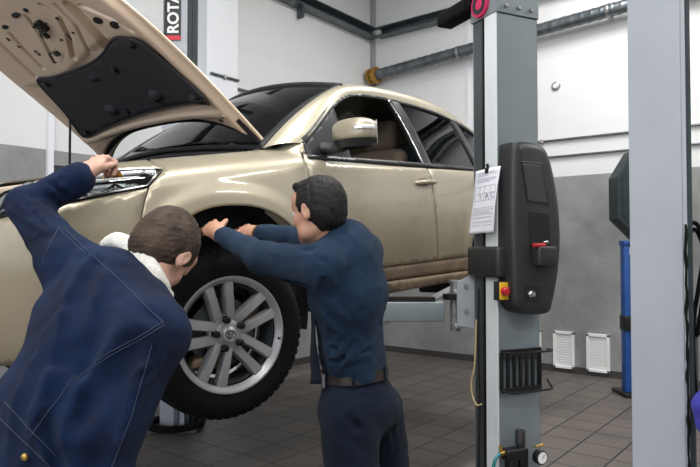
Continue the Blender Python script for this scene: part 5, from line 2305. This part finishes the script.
bc = pe + np.array([-.012, 0, .068])
Bt = basis((-.72, .66, -.10), TA)
bl_o = belt_ring(bc, None, .117, .117, Bt, .018, 'belt', M['leather'], pa, rootA)
bp_ = J(323.5, 380.5, 2.165)
dirb = np.array([-.80, -.60, 0])
rb_ = Matrix(((-.25, 0, -.97), (.97, 0, -.25), (0, 1, 0))).transposed().transposed()
bkl = MB()
cx_b = bc + Bt @ np.array([.1225 * math.cos(R(24)), .1225 * math.sin(R(24)), 0]) + np.array([0, 0, .004])
nn_ = Bt @ np.array([math.cos(R(24)), math.sin(R(24)), 0])
tt_ = np.cross([0, 0, 1], nn_)
mB = Matrix((tt_, nn_, (0, 0, 1))).transposed()
bkl.rbox(cx_b - rootA + nn_ * .003, (.044, .008, .046), .003, rot=mB)
bkl.build('buckle', M['alloy'], bl_o)
for a in (-100, -40, 10, 80, 140, 200):
    p = bc + Bt @ np.array([.124 * math.cos(R(a)), .124 * math.sin(R(a)), .010 * math.cos(R(a) - .6)])
    n2 = Bt @ np.array([math.cos(R(a)), math.sin(R(a)), 0])
    t2 = np.cross([0, 0, 1], n2)
    MB().rbox(p - rootA, (.012, .006, .052), .002, rot=Matrix((t2, n2, (0, 0, 1))).transposed()).build('belt_loop', M['trouser'], bl_o)
# watch on the far wrist
wp_ = wR + (eR - wR) * .04
ax_ = (eR - wR) / np.linalg.norm(eR - wR)
q_ = Vector(ax_).to_track_quat('Z', 'Y').to_matrix().to_4x4()
wm = MB().lathe([(.030, -.008), (.034, -.008), (.034, .008), (.030, .008)], (0, 0, 0), 'z', 24, closed=True).lathe([(0, .036), (.015, .036), (.017, .031), (0, .031)], (0, 0, 0), 'z', 16)
wm.v = wm.v
wm2 = MB().lathe([(.029, -.009), (.034, -.008), (.034, .008), (.029, .009)], (0, 0, 0), 'z', 28, closed=True)
wm2.xf(Matrix.Translation(Vector(wp_ - rootA)) @ q_)
wm2.build('wristwatch', M['brass'], pa)
# dark shirt front hanging open at the left
sf = MB()


def flap(a, b):
    p = J(308 + 5 * b + 6 * a, 292 + 92 * b, 2.17 - .04 * a)
    q = p - rootA
    return (q[0] + .006 * math.sin(6 * b + a * 2) - (.0 if b < .9 else .01 * (b - .9) * 10 * (1 - a)), q[1], q[2])


sf.grid(flap, 6, 24)
sf.build('shirt_front_flap', M['trouser'], shirt, angle=None, solid=.004)
for a, nm in ((aL, 'l'), (aR, 'r')):
    bs_ = SDF()
    bs_.ell(a + np.array([-.055, .055, -.048]), (.052, .135, .048), basis((-.7, .7, 0), (0, 0, 1)), .02)
    bs_.cone(a + (0, 0, .03), a + (0, 0, -.04), .056, .056, .03)
    bs_.plane(a + np.array([0, 0, -.088]), (0, 0, -1), .004)
    sdf_obj('shoe', bs_, M['boot'], pa, rootA, .007)

# ------------------------------------------------------------------ person in the denim jacket
rootB = np.array([*J(60, 700, 1.75)[:2], 0])
pb = figure('person', rootB)
tag(pb, 'person with cropped brown hair in a denim jacket with white fleece collar, bending over', 'person')
sL, sR = J(70, 262, 1.88), J(150, 336, 1.62)
eL, eR = J(26, 206, 1.99), J(102, 468, 1.58)
wL, wR = J(84, 175, 2.06), J(150, 560, 1.72)
nb = J(138, 279, 1.84)
ch = J(98, 335, 1.75)
wa = J(56, 425, 1.68)
pe = J(40, 510, 1.66)
hL, hR = J(30, 535, 1.76), J(60, 540, 1.58)
kL, kR = J(100, 660, 1.95), J(130, 680, 1.72)
aL, aR = J(40, 740, 1.95), J(75, 790, 1.66)
aL[2] = aR[2] = .09
B1 = basis((.06, .62, -.78), (.36, .42, .80))
HB = J(163, 252, 1.87)
sk = SDF()
T1 = head(sk, HB, B1, nb, 1.03)
sk.chain([nb, ch, wa, pe], [.06, .115, .10, .11], .05)
sk.cone(nb, sL, .05, .042, .05).cone(nb, sR, .05, .042, .05)
sk.chain([sL, eL, wL], [.042, .036, .026], .03).chain([sR, eR, wR], [.042, .036, .026], .03)
sk.chain([hL, kL, aL], [.075, .052, .038], .04).chain([hR, kR, aR], [.075, .052, .038], .04)
for a in (aL, aR):
    sk.ell(a + np.array([.05, .05, -.045]), (.045, .10, .04), basis((.7, .7, 0), (0, 0, 1)), .03)
hand(sk, wL, J(101, 158, 2.12) - wL, (-.25, -.45, .85), 1, (62, 62, 35), L=1.08, spread=3, thumb=(35, 6), tdir=(.85, .15, -.35), tl=.72)
hand(sk, wR, (.4, .5, -.35), (-.2, -.5, .8), -1, (25, 35, 25))
sdf_obj('body', sk, M['skin_b'], pb, rootB, .004, 1.38, .010)
eyes(T1, pb, rootB)
hs_ = hair(SDF(), T1, B1, 1.04, HB, .0, -.088)
sdf_obj('hair', hs_, M['hair_brown'], pb, rootB, .0035, fold=wob(.0012, 300, 4))
# jacket
js = SDF()
axis = (nb - pe) / np.linalg.norm(nb - pe)
Lr = (sR - sL) - axis * ((sR - sL) @ axis)
Lr /= np.linalg.norm(Lr)
bk3 = np.cross(Lr, axis)
BT = np.stack([Lr, bk3, axis], 1)
js.ell(ch + axis * .02 + Lr * .0, (.215, .150, .20), BT, .06)
js.ell(wa + axis * .04, (.215, .155, .20), BT, .08)
js.ell(pe + axis * .05, (.200, .160, .17), BT, .08)
js.cone(nb - axis * .035, sL, .085, .080, .06).cone(nb - axis * .035, sR, .085, .085, .06)
js.chain([sL, eL, wL + (eL - wL) * .08], [.082, .060, .046], .035)
js.chain([sR, eR, wR + (eR - wR) * .1], [.090, .068, .050], .04)
js.plane(pe + axis * .0, -axis, .006)
F = []
for (a, b, w, A) in [((45, 225, 1.85), (15, 190, 1.92), .010, .008), ((30, 232, 1.85), (8, 215, 1.9), .010, .007), ((60, 180, 1.98), (30, 205, 1.9), .010, .006),
                     ((70, 200, 2.0), (45, 178, 1.97), .009, .005), ((80, 250, 1.75), (40, 300, 1.6), .02, .010), ((95, 265, 1.7), (60, 340, 1.52), .022, .010), ((40, 290, 1.6), (22, 400, 1.5), .022, .012),
                     ((60, 330, 1.5), (50, 430, 1.5), .022, .012), ((130, 350, 1.5), (85, 420, 1.5), .03, .018), ((125, 380, 1.48), (90, 467, 1.48), .026, .016), ((150, 400, 1.5), (120, 440, 1.48), .012, .008),
                     ((160, 370, 1.52), (130, 385, 1.48), .012, .008), ((20, 380, 1.5), (10, 450, 1.5), .02, .010), ((110, 300, 1.65), (150, 320, 1.55), .018, .006), ((45, 420, 1.5), (60, 470, 1.5), .014, .010)]:
    F.append((J(*a), J(*b), w, A))
jk = sdf_obj('jacket', js, M['denim'], pb, rootB, .006, fold=lines_fold(F, lambda P, a=wob(.0085, 18, 12), b=wob(.0018, 62, 13): a(P) + b(P)))
# seams traced over the jacket surface
jm = jk.data
bvh = BVHTree.FromPolygons([v.co.copy() for v in jm.vertices], [tuple(p.vertices) for p in jm.polygons])


def snap(u, v):
    o = np.array([0, 0, CAMH]) - rootB
    d = J(u, v, 1.0) - np.array([0, 0, CAMH])
    h = bvh.ray_cast(Vector(o), Vector(d).normalized())
    return h


def seam(pts, r=.0011, off=0, dbl=True, name='seam', m='stitch'):
    P = densify([tuple(p) for p in pts], 4, closed=False)
    out = []
    for u, v in P:
        h = snap(u, v)
        if h[0] is not None:
            if out and (h[0] - out[-1]).length > .05:
                break
            out.append(h[0] + h[1] * .0012)
    if len(out) > 2:
        MB().tube(out, r, 5).build(name, M[m], jk)


seam([(64, 228), (72, 236), (78, 242), (100, 262), (125, 285), (150, 310), (163, 322)])
seam([(61, 231), (70, 239), (76, 245), (98, 265), (123, 288), (148, 313), (161, 325)])
seam([(163, 322), (140, 336), (110, 352), (82, 370), (73, 377)])
seam([(164, 325), (141, 339), (111, 355), (84, 373), (75, 380)])
seam([(73, 377), (60, 397), (45, 415), (30, 437)])
seam([(152, 345), (142, 380), (130, 420), (112, 467)])
seam([(60, 226), (52, 240), (42, 262)])
seam([(0, 418), (12, 430), (25, 442), (42, 458), (50, 467)])
seam([(5, 402), (20, 418), (35, 435), (55, 455)])
h = snap(25, 457)
if h[0] is not None:
    qz = h[1].to_track_quat('Z', 'Y').to_matrix().to_4x4()
    bt_ = MB().lathe([(0, .006), (.006, .006), (.009, .004), (.010, 0)], (0, 0, 0), 'z', 16)
    bt_.xf(Matrix.Translation(h[0]) @ qz)
    bt_.build('button', M['brass'], jk)
# cuff
ax_ = (eL - wL) / np.linalg.norm(eL - wL)
cu_ = SDF().cone(wL + ax_ * .006, wL + ax_ * .05, .047, .050, .006)
cu_.plane(wL + ax_ * .006, -ax_, .003).cone(wL - ax_ * .06, wL + ax_ * .03, .034, .034, .004, 's')
sdf_obj('cuff', cu_, M['denim'], jk, rootB, .004)
# fleece collar
fc_ = SDF()
cpts = [J(*p) for p in ((108, 242, 1.93), (117, 238, 1.88), (128, 241, 1.845), (140, 250, 1.80), (150, 262, 1.77), (158, 276, 1.76), (164, 289, 1.78), (168, 297, 1.84))]
cpts = [np.array(p) for p in catmull(cpts, 3)]
up_ = (HB - nb) / np.linalg.norm(HB - nb)
for i in range(len(cpts) - 1):
    a_, b_ = cpts[i], cpts[i + 1]
    fc_.cone(a_, b_, .015, .015, .012)
    fc_.cone(a_ - up_ * .016, b_ - up_ * .016, .014, .014, .012)
sdf_obj('fleece_collar', fc_, M['fleece'], jk, rootB, .004, fold=wob(.0013, 150, 8))
# trousers and shoes
ts = SDF()
ts.ell(pe - axis * .02, (.165, .145, .14), BT, .05)
ts.chain([hL, kL, aL + (0, 0, .03)], [.105, .080, .064], .03).chain([hR, kR, aR + (0, 0, .03)], [.105, .080, .064], .03)
sdf_obj('trousers', ts, M['trouser'], pb, rootB, .009, fold=wob(.003, 34, 21))
for a in (aL, aR):
    bs_ = SDF()
    bs_.ell(a + np.array([.055, .055, -.048]), (.052, .135, .048), basis((.7, .7, 0), (0, 0, 1)), .02)
    bs_.cone(a + (0, 0, .03), a + (0, 0, -.04), .056, .056, .03)
    bs_.plane(a + np.array([0, 0, -.088]), (0, 0, -1), .004)
    sdf_obj('shoe', bs_, M['boot'], pb, rootB, .008)
